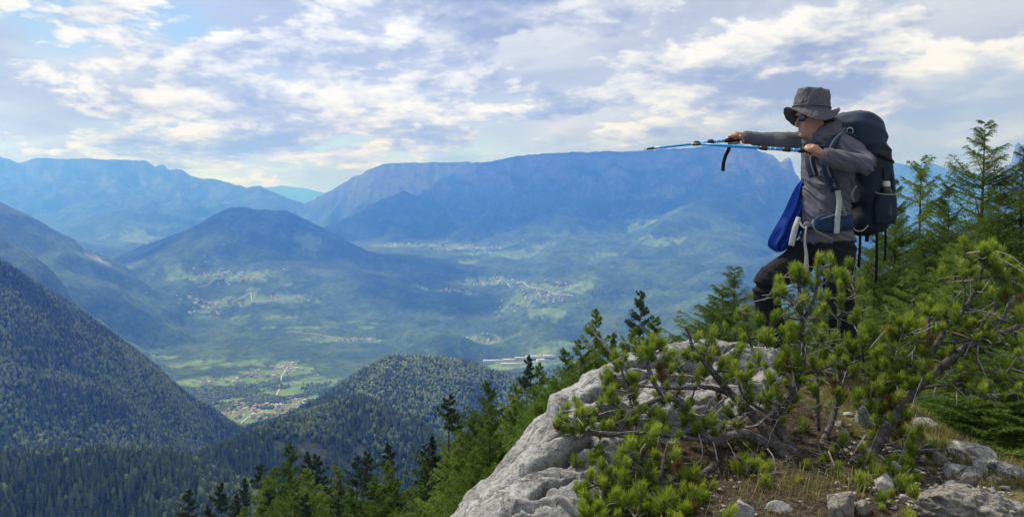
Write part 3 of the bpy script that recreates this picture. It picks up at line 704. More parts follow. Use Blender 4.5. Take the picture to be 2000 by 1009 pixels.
def gz_at(x, y):
    i = np.clip(np.searchsorted(AY, y) - 1, 0, len(AY) - 2); j = np.clip(np.searchsorted(AX, x) - 1, 0, len(AX) - 2)
    return GZ[i, j]

def limestone(name, tint=(1, 1, 1), sc=1.0, lichen=0.0):
    m = NT(name); vec = m.coord('Object')
    n1 = m.noise(vec, 2.2 * sc, 8, 0.62, 0.4); n2 = m.noise(vec, 14 * sc, 6, 0.7); n3 = m.noise(vec, 60 * sc, 4, 0.7)
    v = m.voronoi(vec, 30 * sc)
    t = m.math('ADD', m.math('MULTIPLY', n1, 0.5), m.math('ADD', m.math('MULTIPLY', n2, 0.35), m.math('MULTIPLY', n3, 0.15)))
    base = m.ramp(t, [(0.28, (0.06, 0.06, 0.058)), (0.40, (0.19, 0.187, 0.18)), (0.52, (0.33, 0.325, 0.315)), (0.68, (0.50, 0.495, 0.48))])
    dark = m.maprange(m.noise(vec, 7 * sc, 7, 0.75, 0.6), 0.50, 0.66)
    base = m.mix(m.math('MULTIPLY', dark, 0.75), base, (0.055, 0.055, 0.054))
    d2 = m.maprange(m.noise(vec, 24 * sc, 6, 0.8, 0.3), 0.52, 0.63); base = m.mix(m.math('MULTIPLY', d2, 0.62), base, (0.075, 0.074, 0.072))
    edge = m.voronoi(vec, 2.6 * sc, 'DISTANCE_TO_EDGE'); wv = m.maprange(m.math('ADD', edge, m.math('MULTIPLY', m.noise(vec, 5 * sc, 7, 0.8), 0.34)), 0.16, 0.19); base = m.mix(wv, m.mix(0.30, base, (0.05, 0.05, 0.048)), base)
    och = m.maprange(m.noise(vec, 3.1 * sc, 4, 0.6), 0.62, 0.74)
    base = m.mix(m.math('MULTIPLY', och, 0.35 + lichen), base, (0.30, 0.22, 0.12))
    base = m.mix(1.0, base, tint, 'MULTIPLY'); base = m.mix(m.math('MULTIPLY', m.attr('joint'), 0.8), base, (0.045, 0.038, 0.030))      # colour darkened along the joints
    h = m.math('ADD', m.math('MULTIPLY', n2, 1.0), m.math('ADD', m.math('MULTIPLY', n3, 0.5), m.math('MULTIPLY', v, 0.35)))
    m.bump(m.math('ADD', h, m.math('MULTIPLY', wv, 0.8)), 0.9, 0.035 / sc)
    return m.set(base, 0.93, 0.15)
MAT_ROCK = limestone('limestone', (1.22, 1.22, 1.22), 1.6)
MAT_STONE = limestone('limestone_pale', (1.45, 1.43, 1.38), 3.0)
MAT_STONE2 = limestone('limestone_lichen', (0.95, 0.9, 0.8), 3.0, 0.3)
def soil_mat():
    m = NT('soil'); vec = m.coord('Object')
    n1 = m.noise(vec, 3, 6, 0.6); n2 = m.noise(vec, 30, 6, 0.75); n3 = m.noise(vec, 120, 3, 0.7)
    litter = m.ramp(m.math('ADD', m.math('MULTIPLY', n2, 0.6), m.math('MULTIPLY', n3, 0.4)), [(0.33, (0.018, 0.015, 0.011)), (0.48, (0.060, 0.047, 0.033)), (0.60, (0.15, 0.12, 0.085)), (0.72, (0.34, 0.31, 0.26))])
    grass = m.ramp(n2, [(0.3, (0.08, 0.085, 0.024)), (0.55, (0.22, 0.20, 0.07)), (0.75, (0.42, 0.37, 0.20))])
    c = m.mix(m.attr('turf'), litter, grass)
    m.bump(m.math('ADD', n2, m.math('MULTIPLY', n3, 0.6)), 0.9, 0.02)
    return m.set(c, 0.95, 0.1)
MAT_SOIL = soil_mat()
turf = np.clip((ux - 1.85 + 0.35 * (uy - 4.2) + 0.5 * fbm2(ux / 0.5, uy / 0.5, 4, seed=33)) / 0.35, 0, 1)
def split_ground():
    ny, nx = ux.shape; fi = np.arange((ny - 1) * (nx - 1)); i, j = fi // (nx - 1), fi % (nx - 1); a = i * nx + j
    quads = np.stack((a, a + 1, a + nx + 1, a + nx), 1)
    isrock = (rsd[i, j] + rsd[i + 1, j + 1]) > 0
    for nm, mk, mt in (('rock_outcrop', isrock, MAT_ROCK), ('ground', ~isrock, MAT_SOIL)):
        q = quads[mk]; used, inv = np.unique(q, return_inverse=True)
        me = new_mesh(nm, pp[used], inv.reshape(q.shape), smooth=True, mats=[mt]); attr(me, 'turf', turf.ravel()[used]); attr(me, 'joint', joint[used])
        o = link(nm, me)
        if nm == 'ground': tag(o, kind='structure')
        else: tag(o, 'large grey limestone outcrop with cracks and pits under the dwarf pines', 'rock')
split_ground()

# ---- loose stones
def stone_mesh(seed, sx, sy, sz, rough=0.06, sub=3, nplanes=14):
    r = np.random.default_rng(seed)
    bm = bmesh.new(); bmesh.ops.create_icosphere(bm, subdivisions=sub, radius=1.0)
    V = np.array([v.co[:] for v in bm.verts]); Fc = np.array([[v.index for v in f.verts] for f in bm.faces]); bm.free()
    N_ = r.normal(size=(nplanes, 3)); N_ /= np.linalg.norm(N_, axis=1)[:, None]; D = r.uniform(0.62, 1.0, nplanes)
    rad = np.min(np.where(V @ N_.T > 0.05, D[None, :] / np.maximum(V @ N_.T, 0.05), 9), axis=1); rad = np.minimum(rad, 1.25)
    V = V * rad[:, None]; V = V * (1 + rough * 1.6 * fbm3(V * 2.3 + seed, 4, 0.6) + rough * 0.5 * pnoise(V * 9 + seed))[:, None]
    return V * np.array((sx, sy, sz)), Fc
def stone(px, py, w, h, label, seed, mat, sub=4, rough=0.10, tilt=0.0, cat='stone', strata=False):
    # find depth where the sight line meets the ground at the stone's foot
    foot = py + h * 0.40
    ds = np.linspace(2.6, 6.5, 800); p1 = P(px, foot, 1.0); zz = gz_at(p1[0] * ds, ds); b = np.nonzero(p1[2] * ds < zz)[0]
    d = ds[b[0]] if len(b) else 4.0
    c = P(px, py + h * 0.10, d + 0.04); sx, sz = w / 2 / F_PX * d, h / 2 / F_PX * d
    V, Fc = stone_mesh(seed, sx * 1.1, max(sx, sz) * 0.85, sz * 1.35, rough, sub)
    if strata:
        ph = (V[:, 2] + 0.22 * V[:, 0] + 0.035 * pnoise(V * 8) + 0.02 * pnoise(V * 21)) * 70; V = V + np.array((0.1, -1, 0.25)) * (0.030 * (np.abs(np.sin(ph)) ** 0.45 - 0.7) * np.clip(0.7 + 1.2 * pnoise(V * 6 + 3), 0, 1.3) + 0.012 * fbm3(V * 22, 3, 0.6))[:, None]
    me = new_mesh('stone', V, Fc, smooth=True, mats=[mat]); o = link('rock' if cat == 'rock' else 'stone', me, loc=Vector(c)); o.rotation_euler = (0, tilt, 0)
    tag(o, label, cat)
STONES = [(1450, 1000, 50, 42, 'white angular stone at the bottom edge below the dwarf pine roots', 1, MAT_STONE), (1520, 990, 44, 30, 'white rounded stone lying right of the angular white one', 2, MAT_STONE),
 (1642, 985, 56, 66, 'grey lichen-stained stone standing in dry grass at the bottom edge', 3, MAT_STONE2), (1686, 992, 30, 40, 'small dark grey stone right of the lichen-stained one', 4, MAT_STONE2),
 (1911, 917, 24, 30, 'small upright pale block beside the flat stone on the grass', 5, MAT_STONE), (1876, 917, 62, 28, 'flat cracked pale stone on the grass above the layered rock', 6, MAT_STONE), (1886, 938, 34, 22, 'grey stone wedged below the flat cracked one', 7, MAT_STONE2),
 (1833, 896, 28, 36, 'yellowish grey stone in the grass left of the flat stone', 8, MAT_STONE2), (1726, 945, 26, 40, 'grey block half hidden behind the lowest pine tufts', 9, MAT_STONE), (1716, 912, 24, 18, 'small pale stone behind the drooping pine tufts', 10, MAT_STONE),
 (1748, 915, 22, 24, 'pale pointed stone between two pine tufts', 11, MAT_STONE), (1686, 820, 24, 40, 'pale upright stone under the middle pine branches', 12, MAT_STONE), (1640, 828, 22, 14, 'rounded grey stone left of the pale upright one', 13, MAT_STONE2),
 (1803, 826, 44, 22, 'pale stone on the skyline of the grassy bank', 14, MAT_STONE), (1940, 938, 30, 16, 'small pale stone near the right edge of the grass', 15, MAT_STONE), (1928, 968, 26, 14, 'small grey stone beside the layered rock', 16, MAT_STONE2),
 (1435, 702, 58, 44, 'smooth pale boulder in front of the hiker\'s forward boot', 17, MAT_STONE), (1362, 712, 40, 26, 'low pale stone on the outcrop crest left of the boulder', 18, MAT_STONE),
 (1780, 918, 26, 12, 'flat pale stone on brown litter under the pine', 19, MAT_STONE), (1855, 946, 26, 14, 'pale stone lying on top of the layered rock', 20, MAT_STONE), (1412, 1000, 22, 14, 'small stone left of the angular white one', 21, MAT_STONE2), (1406, 958, 12, 10, 'tiny white stone below the hanging dead twigs', 22, MAT_STONE)]
for px, py, w, h, lb, sd, mt in STONES: stone(px, py, w, h, lb, sd, mt)
stone(1868, 990, 190, 84, 'large layered grey rock at the lower right edge', 31, MAT_STONE2, 6, 0.12, 0.06, 'rock', True)
stone(1915, 892, 92, 30, 'pale rock ledge along the crest of the grassy bank', 32, MAT_STONE, 5, 0.16, 0.35, 'rock')
stone(1985, 922, 80, 26, 'pale rock ledge running out of the right edge', 33, MAT_STONE, 5, 0.16, 0.3, 'rock')

def gravel():
    r = np.random.default_rng(8); VV, FF, nb = [], [], 0
    shapes = [stone_mesh(100 + k, 1, 1, 0.42, 0.1, 1, 9) for k in range(6)]
    for _ in range(620):
        px, py = r.uniform(1640, 2000), r.uniform(790, 1000)
        if r.uniform() < 0.12: px, py = r.uniform(1230, 1600), r.uniform(900, 1009)
        d = 3.2 + (1009 - py) / 100 * 0.62; x = (px - 1000) / F_PX * d
        if py < 760 + (px - 1680) * 0.55: continue
        V, Fc = shapes[r.integers(0, 6)]; s = r.uniform(0.004, 0.018) * (1 + (r.uniform() < 0.1)); a = r.uniform(0, 6.28)
        R = np.array([[math.cos(a), -math.sin(a), 0], [math.sin(a), math.cos(a), 0], [0, 0, 1]])
        VV.append((V * s * np.array((1, 0.7, 1))) @ R.T + np.array((x, d, float(gz_at(np.array([x]), np.array([d]))[0]) + s * 0.2))); FF.append(Fc + nb); nb += len(V)
    o = link('gravel', new_mesh('gravel', np.concatenate(VV), np.concatenate(FF), mats=[MAT_STONE])); tag(o, 'pale gravel chips scattered over the soil and grass', kind='stuff')
gravel()

def grass():
    r = np.random.default_rng(11); n = 85000
    x = r.uniform(0.6, 3.6, n); y = r.uniform(2.6, 5.6, n)
    t = np.clip((x - 1.87 + 0.35 * (y - 4.2)) / 0.35, 0, 1); cl = fbm2(x / 0.22, y / 0.22, 4, 0.6, seed=61)
    sd = poly_sd(x, y, ROCK_POLY)
    keep = (sd < -0.05) & (r.uniform(0, 1, n) < (0.03 + 0.97 * t) * np.clip(0.35 + cl * 2.4, 0, 1))
    x, y, t = x[keep], y[keep], t[keep]; n = len(x)
    # small swards of longer hanging grass under the pine
    k = 420; x2 = r.normal(1.32, 0.24, k); y2 = r.normal(3.55, 0.17, k); x = np.append(x, x2); y = np.append(y, y2); L_ = np.concatenate((r.uniform(0.03, 0.09, n), r.uniform(0.05, 0.14, k)))
    n = len(x); z = gz_at(x, y) - 0.004
    a = r.uniform(0, 6.28, n); lean = r.uniform(0.15, 1.1, n); w = r.uniform(0.0010, 0.0022, n)
    dx, dy = np.cos(a), np.sin(a)
    b = np.stack((x, y, z), 1); side = np.stack((-dy, dx, np.zeros(n)), 1) * w[:, None]
    mid = b + np.stack((dx * lean * L_ * 0.35, dy * lean * L_ * 0.35, L_ * 0.62), 1); tip = b + np.stack((dx * lean * L_, dy * lean * L_, L_ * (1.05 - 0.55 * lean)), 1)
    V = np.stack((b - side, b + side, mid - side * 0.7, mid + side * 0.7, tip), 1).reshape(-1, 3); i = np.arange(n) * 5
    Fq = np.stack((i, i + 1, i + 3, i + 2), 1); Ft = np.stack((i + 2, i + 3, i + 4), 1)
    m = NT('dry_grass'); vec = m.coord('Object'); c = m.ramp(m.noise(vec, 9, 5, 0.8), [(0.25, (0.065, 0.085, 0.018)), (0.45, (0.16, 0.16, 0.042)), (0.6, (0.29, 0.25, 0.085)), (0.8, (0.44, 0.37, 0.19))])
    mt = m.leafy(c, c, 0.3)
    o = link('grass', new_mesh('grass', V, [Fq, Ft], mats=[mt])); tag(o, 'dry yellow-green grass growing on the bank', 'grass', kind='stuff')
grass()
# ------------------------------------------------------------------ dwarf mountain pines
def bark(name, c0, c1, c2, sc=18):
    m = NT(name); vec = m.coord('Object'); n = m.noise(vec, sc, 7, 0.7, 0.5); v = m.voronoi(vec, sc * 3)
    m.bump(m.math('ADD', n, m.math('MULTIPLY', v, 0.5)), 0.8, 0.01)
    return m.set(m.ramp(n, [(0.3, c0), (0.5, c1), (0.72, c2)]), 0.92, 0.15)
MAT_PINE_BARK = bark('pine_bark', (0.035, 0.030, 0.027), (0.10, 0.09, 0.082), (0.25, 0.235, 0.22), 40)
MAT_PINE_TWIG = bark('pine_twig', (0.10, 0.085, 0.07), (0.20, 0.175, 0.15), (0.36, 0.33, 0.29), 60)
MAT_DEADWOOD = bark('dead_wood', (0.16, 0.15, 0.14), (0.32, 0.30, 0.28), (0.52, 0.50, 0.47), 60)
def needle_mat():
    m = NT('pine_needles'); r = m.rnd(); n = m.noise(m.coord('Object'), 60, 3, 0.6); t = m.math('ADD', m.math('MULTIPLY', r, 0.6), m.math('MULTIPLY', n, 0.4))
    old = m.ramp(t, [(0.15, (0.038, 0.074, 0.011)), (0.5, (0.074, 0.126, 0.016)), (0.85, (0.130, 0.172, 0.024))]); new = m.ramp(t, [(0.15, (0.175, 0.245, 0.026)), (0.5, (0.265, 0.335, 0.042)), (0.85, (0.380, 0.420, 0.070))])
    c = m.mix(m.attr('shoot_tone'), new, old)                                # needles run yellower and paler towards the shoot tips
    dead = m.maprange(r, 0.955, 0.965); c = m.mix(dead, c, (0.12, 0.075, 0.035))
    return m.leafy(c, m.mix(1.0, c, (1.4, 1.5, 0.8), 'MULTIPLY'), 0.30)
MAT_NEEDLE = needle_mat()
MAT_BUD = plain('pine_bud', (0.34, 0.24, 0.13), 0.7, 0.2, 30)

def frames(pts):
    pts = np.asarray(pts, float); t = np.gradient(pts, axis=0); t /= np.linalg.norm(t, axis=1)[:, None] + 1e-12
    up = np.array((0, 0, 1.0)); n = np.cross(t, up); bad = np.linalg.norm(n, axis=1) < 0.2; n[bad] = np.cross(t[bad], np.array((0, 1.0, 0)))
    n /= np.linalg.norm(n, axis=1)[:, None] + 1e-12; return t, n, np.cross(n, t)
def tube(pts, rad, sides=6, cap=True):
    pts = np.asarray(pts, float); rad = np.broadcast_to(np.asarray(rad, float), (len(pts),)); _, n, b = frames(pts)
    a = np.arange(sides) * 2 * PI / sides
    V = (pts[:, None] + rad[:, None, None] * (np.cos(a)[None, :, None] * n[:, None] + np.sin(a)[None, :, None] * b[:, None])).reshape(-1, 3)
    i = np.arange(len(pts) - 1)[:, None] * sides; k = np.arange(sides)[None]; k1 = (k + 1) % sides
    Fq = np.stack((i + k, i + k1, i + sides + k1, i + sides + k), -1).reshape(-1, 4)
    if cap:                                                       # close both ends with a point
        n0 = len(V); V = np.concatenate((V, pts[:1], pts[-1:]))
        kk = np.arange(sides); last = (len(pts) - 1) * sides
        c0 = np.stack((np.full(sides, n0), (kk + 1) % sides, kk, kk), 1); c1 = np.stack((np.full(sides, n0 + 1), last + kk, last + (kk + 1) % sides, last + (kk + 1) % sides), 1)
        return V, Fq, np.concatenate((c0[:, :3], c1[:, :3]))
    return V, Fq, np.zeros((0, 3), int)
def spline(pts, n):
    """Catmull-Rom through the points"""
    p = np.asarray(pts, float); p = np.concatenate((2 * p[:1] - p[1:2], p, 2 * p[-1:] - p[-2:-1])); m = len(p) - 3
    t = np.linspace(0, m - 1e-6, n); k = t.astype(int); f = (t - k)[:, None]
    a, b, c, d = p[k], p[k + 1], p[k + 2], p[k + 3]
    return 0.5 * (2 * b + (c - a) * f + (2 * a - 5 * b + 4 * c - d) * f ** 2 + (3 * b - a - 3 * c + d) * f ** 3)

def tuft_mesh(seed, n=210, shoot=0.050, nl=0.046):
    r = np.random.default_rng(seed)
    s = np.sort(r.uniform(0, 1, n)); ang = np.radians(74 - 56 * s ** 1.5 + r.normal(0, 9, n)); a = r.uniform(0, 6.28, n) 
    L_ = nl * r.uniform(0.78, 1.12, n) * (0.85 + 0.25 * s)
    base = np.stack((0.0025 * np.cos(a), 0.0025 * np.sin(a), s * shoot), 1)
    d = np.stack((np.sin(ang) * np.cos(a), np.sin(ang) * np.sin(a), np.cos(ang)), 1)
    d2 = d + np.array((0, 0, 0.35)); d2 /= np.linalg.norm(d2, axis=1)[:, None]
    roll = r.normal(size=(n, 3)); side = np.cross(d, roll); side /= np.linalg.norm(side, axis=1)[:, None] + 1e-9; w = 0.0013
    mid = base + d * L_[:, None] * 0.5; tip = mid + d2 * L_[:, None] * 0.5
    V = np.stack((base - side * w * .6, base + side * w * .6, mid + side * w, mid - side * w, tip), 1).reshape(-1, 3); i = np.arange(n) * 5
    acc = Acc(); acc.add(V, np.stack((i, i + 1, i + 2, i + 3), 1), np.stack((i + 3, i + 2, i + 4), 1))
    nq, ntr = n, n
    V2, Q2, T2 = tube([(0, 0, -0.012), (0, 0, shoot * 0.5), (0, 0, shoot)], [0.0038, 0.003, 0.002], 5); acc.add(V2, Q2, T2)
    V3, Q3, T3 = tube([(0, 0, shoot), (0, 0, shoot + 0.006), (0, 0, shoot + 0.013)], [0.0028, 0.0036, 0.0012], 5); acc.add(V3, Q3, T3)
    me = acc.mesh('needle_tuft', [MAT_NEEDLE, MAT_PINE_TWIG, MAT_BUD], False)
    mi = [0] * nq + [1] * len(Q2) + [2] * len(Q3) + [0] * ntr + [1] * len(T2) + [2] * len(T3)
    me.polygons.foreach_set('material_index', np.array(mi, dtype=np.int32))
    shoot_tone = np.ones(len(me.vertices)); shoot_tone[:n * 5] = np.repeat(np.clip(1.15 - 1.25 * s, 0, 1), 5); shoot_tone[4:n * 5:5] *= 0.5; attr(me, 'shoot_tone', shoot_tone); return me
TUFTS = [tuft_mesh(300 + k) for k in range(5)] + [tuft_mesh(320 + k, 130, 0.036, 0.040) for k in range(3)] + [tuft_mesh(330 + k, 250, 0.078, 0.044) for k in range(2)]

def grow_pine(label, limbs, tufts, seed, root, extra=0.75, deadwood=()):
    """limbs: [(points (px,py,d), r0, r1)], tufts: photo points of shoot tips; every shoot is joined to the nearest wood"""
    r = np.random.default_rng(seed)
    top = empty('dwarf_pine', Vector(root)); tag(top, label, 'pine')
    inv = -np.array(root)
    wood = Acc(); twig = Acc(); nodes = []; npx = []
    for pts, r0, r1 in limbs:
        w = np.array([P(*q) for q in pts]); n = max(6, int(np.linalg.norm(np.diff(w, axis=0), axis=1).sum() / 0.03)); c = spline(w, n)
        c = c + 0.010 * np.stack((pnoise(c * 6 + seed), pnoise(c * 6 + seed + 7), pnoise(c * 6 + seed + 17)), 1) * np.linspace(0.2, 1, n)[:, None]
        rad = np.linspace(r0, r1, n) * (1 + 0.16 * pnoise(c * 22 + 3))
        wood.add(*tube(c + inv, rad, 8)); nodes += list(c)
    nodes = np.array(nodes)
    def to_px(p):
        cy_, sy_ = math.cos(PITCH), math.sin(PITCH); dpt = p[:, 1] * cy_ - p[:, 2] * sy_; up = p[:, 1] * sy_ + p[:, 2] * cy_
        return np.stack((1000 + F_PX * p[:, 0] / dpt, 504.5 - F_PX * up / dpt), 1)
    npx = to_px(nodes)
    T = []
    for px, py in tufts:
        k = np.argmin((npx[:, 0] - px) ** 2 + (npx[:, 1] - py) ** 2); T.append(P(px, py, nodes[k, 1] + r.normal() * 0.07))
        if r.uniform() < extra: T.append(P(px + r.normal() * 20, py + r.normal() * 14 + 6, nodes[k, 1] + r.normal() * 0.12 + 0.08))
        if r.uniform() < extra * 0.75: T.append(P(px + r.normal() * 26, py + r.normal() * 18 + 8, nodes[k, 1] + r.normal() * 0.14 + 0.1))
    for i_, t in enumerate(T):                                        # shoots stay clear of the ground and rock
        for _ in range(14):
            if t[2] > float(gz_at(np.array([t[0]]), np.array([t[1]]))[0]) + 0.035: break
            t = t * (1 - 0.03 / t[1])
        T[i_] = t
    T = np.array(T); n_t = 0
    dist = np.array([np.min(np.linalg.norm(nodes - t, axis=1)) for t in T])
    for q in np.argsort(dist):
        t = T[q]; d = np.linalg.norm(nodes - t, axis=1) + 0.9 * np.maximum(nodes[:, 2] - t[2] + 0.02, 0); k = int(np.argmin(d)); b = nodes[k]
        v = t - b; L_ = np.linalg.norm(v) + 1e-6
        ax = 0.45 * v / L_ + np.array((r.normal() * 0.26, r.normal() * 0.26 - 0.06, 0.75)); ax /= np.linalg.norm(ax)
        base = t - ax * 0.05
        if L_ > 0.05:
            hor = np.array((v[0], v[1], 0)); c1 = b + hor * 0.55 + np.array((0, 0, v[2] * 0.18)) + r.normal(size=3) * L_ * 0.06; n = max(4, int(L_ / 0.035))
            s = np.linspace(0, 1, n)[:, None]; c = (1 - s) ** 2 * b + 2 * s * (1 - s) * c1 + s ** 2 * base
            c = c + 0.006 * np.stack((pnoise(c * 14), pnoise(c * 14 + 7), pnoise(c * 14 + 17)), 1)
            r0 = min(0.0085, 0.0035 + 0.012 * L_); twig.add(*tube(c + inv, np.linspace(r0, 0.0032, n), 5)); nodes = np.concatenate((nodes, c[1:]))
        big = r.uniform(); o = bpy.data.objects.new('needle_tuft', TUFTS[r.integers(0, 10)]); COL.objects.link(o); o.parent = top
        o.location = Vector(base + inv); qd = Vector(ax).to_track_quat('Z', 'Y'); o.rotation_mode = 'QUATERNION'
        from mathutils import Quaternion
        o.rotation_quaternion = qd @ Quaternion((0, 0, 1), r.uniform(0, 6.28)); s_ = r.uniform(0.58, 1.10); o.scale = (s_, s_, s_ * r.uniform(0.9, 1.1)); n_t += 1
    if deadwood:
        dw = Acc()
        for pts, r0, r1 in deadwood:
            w = np.array([P(*q) for q in pts]); n = max(6, len(pts) * 5); c = spline(w, n); c = c + 0.008 * np.stack((pnoise(c * 9), pnoise(c * 9 + 7), pnoise(c * 9 + 17)), 1)
            dw.add(*tube(c + inv, np.linspace(r0, r1, n) * 0.68 * (1 + 0.2 * pnoise(c * 25)), 6))
        # short dead side twigs all along the inner wood
        for _ in range(210):
            b = nodes[r.integers(0, min(len(nodes), 900))]; v = r.normal(size=3) * np.array((1, 1, 0.55)) + np.array((0, -0.2, 0)); v /= np.linalg.norm(v); L_ = r.uniform(0.05, 0.24) * r.uniform(0.5, 1)
            s = np.linspace(0, 1, 6)[:, None]; c = b + v * s * L_ + np.array((0, 0, 1)) * (r.normal() * 0.12 * s ** 2 * L_ * 3) + 0.02 * L_ / 0.2 * np.stack((pnoise(b + s * 5), pnoise(b + s * 5 + 3), pnoise(b + s * 5 + 8)), 1) * s
            dw.add(*tube(c + inv, np.linspace(0.0030, 0.0013, 6), 5))
        link('dead_twig', dw.mesh('dead_twig', [MAT_DEADWOOD]), top)['kind'] = 'stuff'
    link('trunk', wood.mesh('trunk', [MAT_PINE_BARK]), top)
    t_ = link('twig', twig.mesh('twig', [MAT_PINE_TWIG]), top); t_['kind'] = 'stuff'
    return n_t

LEFT_LIMBS = [([(1590, 900, 4.05), (1520, 872, 4.02), (1490, 862, 4.0), (1455, 847, 3.98), (1430, 850, 3.95), (1395, 862, 3.92), (1370, 845, 3.92), (1355, 812, 3.95), (1330, 785, 4.0), (1300, 772, 4.02), (1284, 757, 4.04), (1267, 722, 4.08), (1262, 690, 4.1), (1262, 660, 4.1)], 0.034, 0.007),
 ([(1520, 872, 4.05), (1470, 810, 4.2), (1428, 770, 4.3), (1400, 735, 4.32), (1372, 700, 4.33), (1352, 680, 4.33), (1347, 655, 4.33), (1337, 636, 4.33)], 0.028, 0.005),
 ([(1428, 770, 4.3), (1392, 757, 4.22), (1345, 757, 4.15), (1290, 757, 4.1), (1240, 752, 4.1)], 0.016, 0.005),
 ([(1300, 772, 4.02), (1240, 800, 4.0), (1205, 845, 3.95), (1165, 850, 3.95), (1130, 838, 3.95), (1092, 828, 3.95)], 0.012, 0.005),
 ([(1395, 862, 3.92), (1300, 850, 3.85), (1230, 845, 3.82), (1190, 848, 3.82), (1150, 838, 3.84)], 0.013, 0.004),
 ([(1400, 905, 3.8), (1340, 945, 3.65), (1290, 940, 3.58), (1250, 915, 3.58), (1225, 880, 3.6)], 0.018, 0.005),
 ([(1340, 945, 3.65), (1280, 985, 3.5), (1215, 995, 3.45), (1170, 1000, 3.42)], 0.011, 0.004),
 ([(1290, 940, 3.58), (1297, 895, 3.62), (1305, 860, 3.66)], 0.011, 0.005), ([(1250, 915, 3.58), (1190, 935, 3.6), (1140, 955, 3.6)], 0.009, 0.004),
 ([(1235, 785, 4.05), (1222, 750, 4.1), (1212, 720, 4.1), (1208, 700, 4.1)], 0.009, 0.005), ([(1205, 845, 3.95), (1195, 800, 4.0), (1192, 775, 4.02)], 0.007, 0.004)]
LEFT_TUFTS = [(1207, 700), (1222, 692), (1190, 725), (1187, 737), (1205, 712), (1230, 735), (1238, 728), (1223, 740), (1258, 668), (1266, 690), (1247, 682), (1290, 663), (1298, 658), (1277, 665), (1300, 700), (1312, 712), (1290, 725), (1322, 712), (1337, 690), (1195, 760), (1187, 775), (1174, 780), (1205, 775), (1240, 760), (1237, 775), (1245, 790), (1260, 787),
 (1332, 735), (1360, 725), (1372, 722), (1130, 785), (1155, 795), (1138, 797), (1285, 775), (1320, 780), (1345, 785), (1090, 805), (1106, 810), (1088, 826), (1124, 806), (1160, 815), (1135, 828), (1160, 828), (1190, 825), (1205, 812), (1225, 803), (1242, 812), (1262, 822), (1262, 840), (1245, 852), (1230, 868), (1258, 868), (1216, 880), (1226, 893), (1208, 897),
 (1245, 884), (1240, 904), (1195, 905), (1180, 922), (1155, 920), (1200, 928), (1230, 924), (1248, 935), (1123, 893), (1170, 884), (1173, 896), (1128, 943), (1143, 952), (1165, 968), (1169, 984), (1190, 958), (1196, 974), (1138, 988), (1152, 1000), (1216, 975), (1232, 968), (1248, 965), (1256, 953), (1290, 970), (1300, 985), (1320, 883), (1314, 868), (1300, 835), (1301, 820), (1285, 830), (1330, 815), (1335, 958), (1352, 953),
 (1345, 970), (1366, 958), (1355, 933), (1376, 933), (1362, 975), (1310, 930), (1285, 958), (1300, 950), (1320, 970), (1340, 985), (1310, 1000), (1270, 965), (1380, 960), (1395, 940), (1275, 940), (1370, 812), (1386, 820), (1375, 830), (1392, 812), (1270, 850), (1275, 880), (1265, 905), (1280, 920), (1325, 905), (1215, 945), (1205, 960), (1180, 1000), (1240, 990), (1265, 985), (1330, 990), (1390, 690), (1375, 672), (1366, 652), (1388, 660), (1366, 682), (1420, 695), (1411, 702), (1427, 705), (1423, 722), (1419, 734)]
LEFT_DEAD = [([(1240, 745, 4.12), (1215, 712, 4.15), (1196, 692, 4.16), (1180, 670, 4.17), (1165, 655, 4.18), (1157, 640, 4.18), (1149, 627, 4.18)], 0.010, 0.006), ([(1165, 656, 4.18), (1150, 672, 4.16), (1145, 677, 4.15), (1133, 673, 4.15), (1119, 674, 4.15)], 0.005, 0.003), ([(1196, 691, 4.16), (1206, 675, 4.17), (1213, 665, 4.17), (1212, 650, 4.17), (1201, 627, 4.17)], 0.005, 0.0025),
 ([(1362, 685, 4.33), (1335, 695, 4.28), (1312, 700, 4.25)], 0.006, 0.003), ([(1362, 692, 4.33), (1340, 705, 4.28), (1318, 722, 4.25)], 0.005, 0.003), ([(1352, 680, 4.33), (1350, 668, 4.3), (1337, 670, 4.28), (1324, 664, 4.27)], 0.005, 0.0025),
 ([(1393, 862, 3.9), (1398, 885, 3.85), (1403, 920, 3.8), (1405, 940, 3.78), (1421, 967, 3.75)], 0.007, 0.003), ([(1365, 845, 3.9), (1371, 875, 3.86), (1368, 895, 3.84), (1352, 912, 3.82)], 0.006, 0.0025), ([(1500, 875, 3.9), (1512, 895, 3.85), (1518, 930, 3.78), (1535, 975, 3.68), (1550, 1009, 3.6)], 0.006, 0.003), ([(1290, 755, 4.1), (1310, 790, 4.05), (1330, 820, 4.0), (1325, 835, 4.0)], 0.006, 0.004),
 ([(1425, 772, 4.28), (1400, 790, 4.2), (1385, 800, 4.15), (1360, 805, 4.1)], 0.008, 0.003), ([(1450, 965, 3.62), (1480, 980, 3.6), (1520, 1003, 3.55)], 0.016, 0.012)]
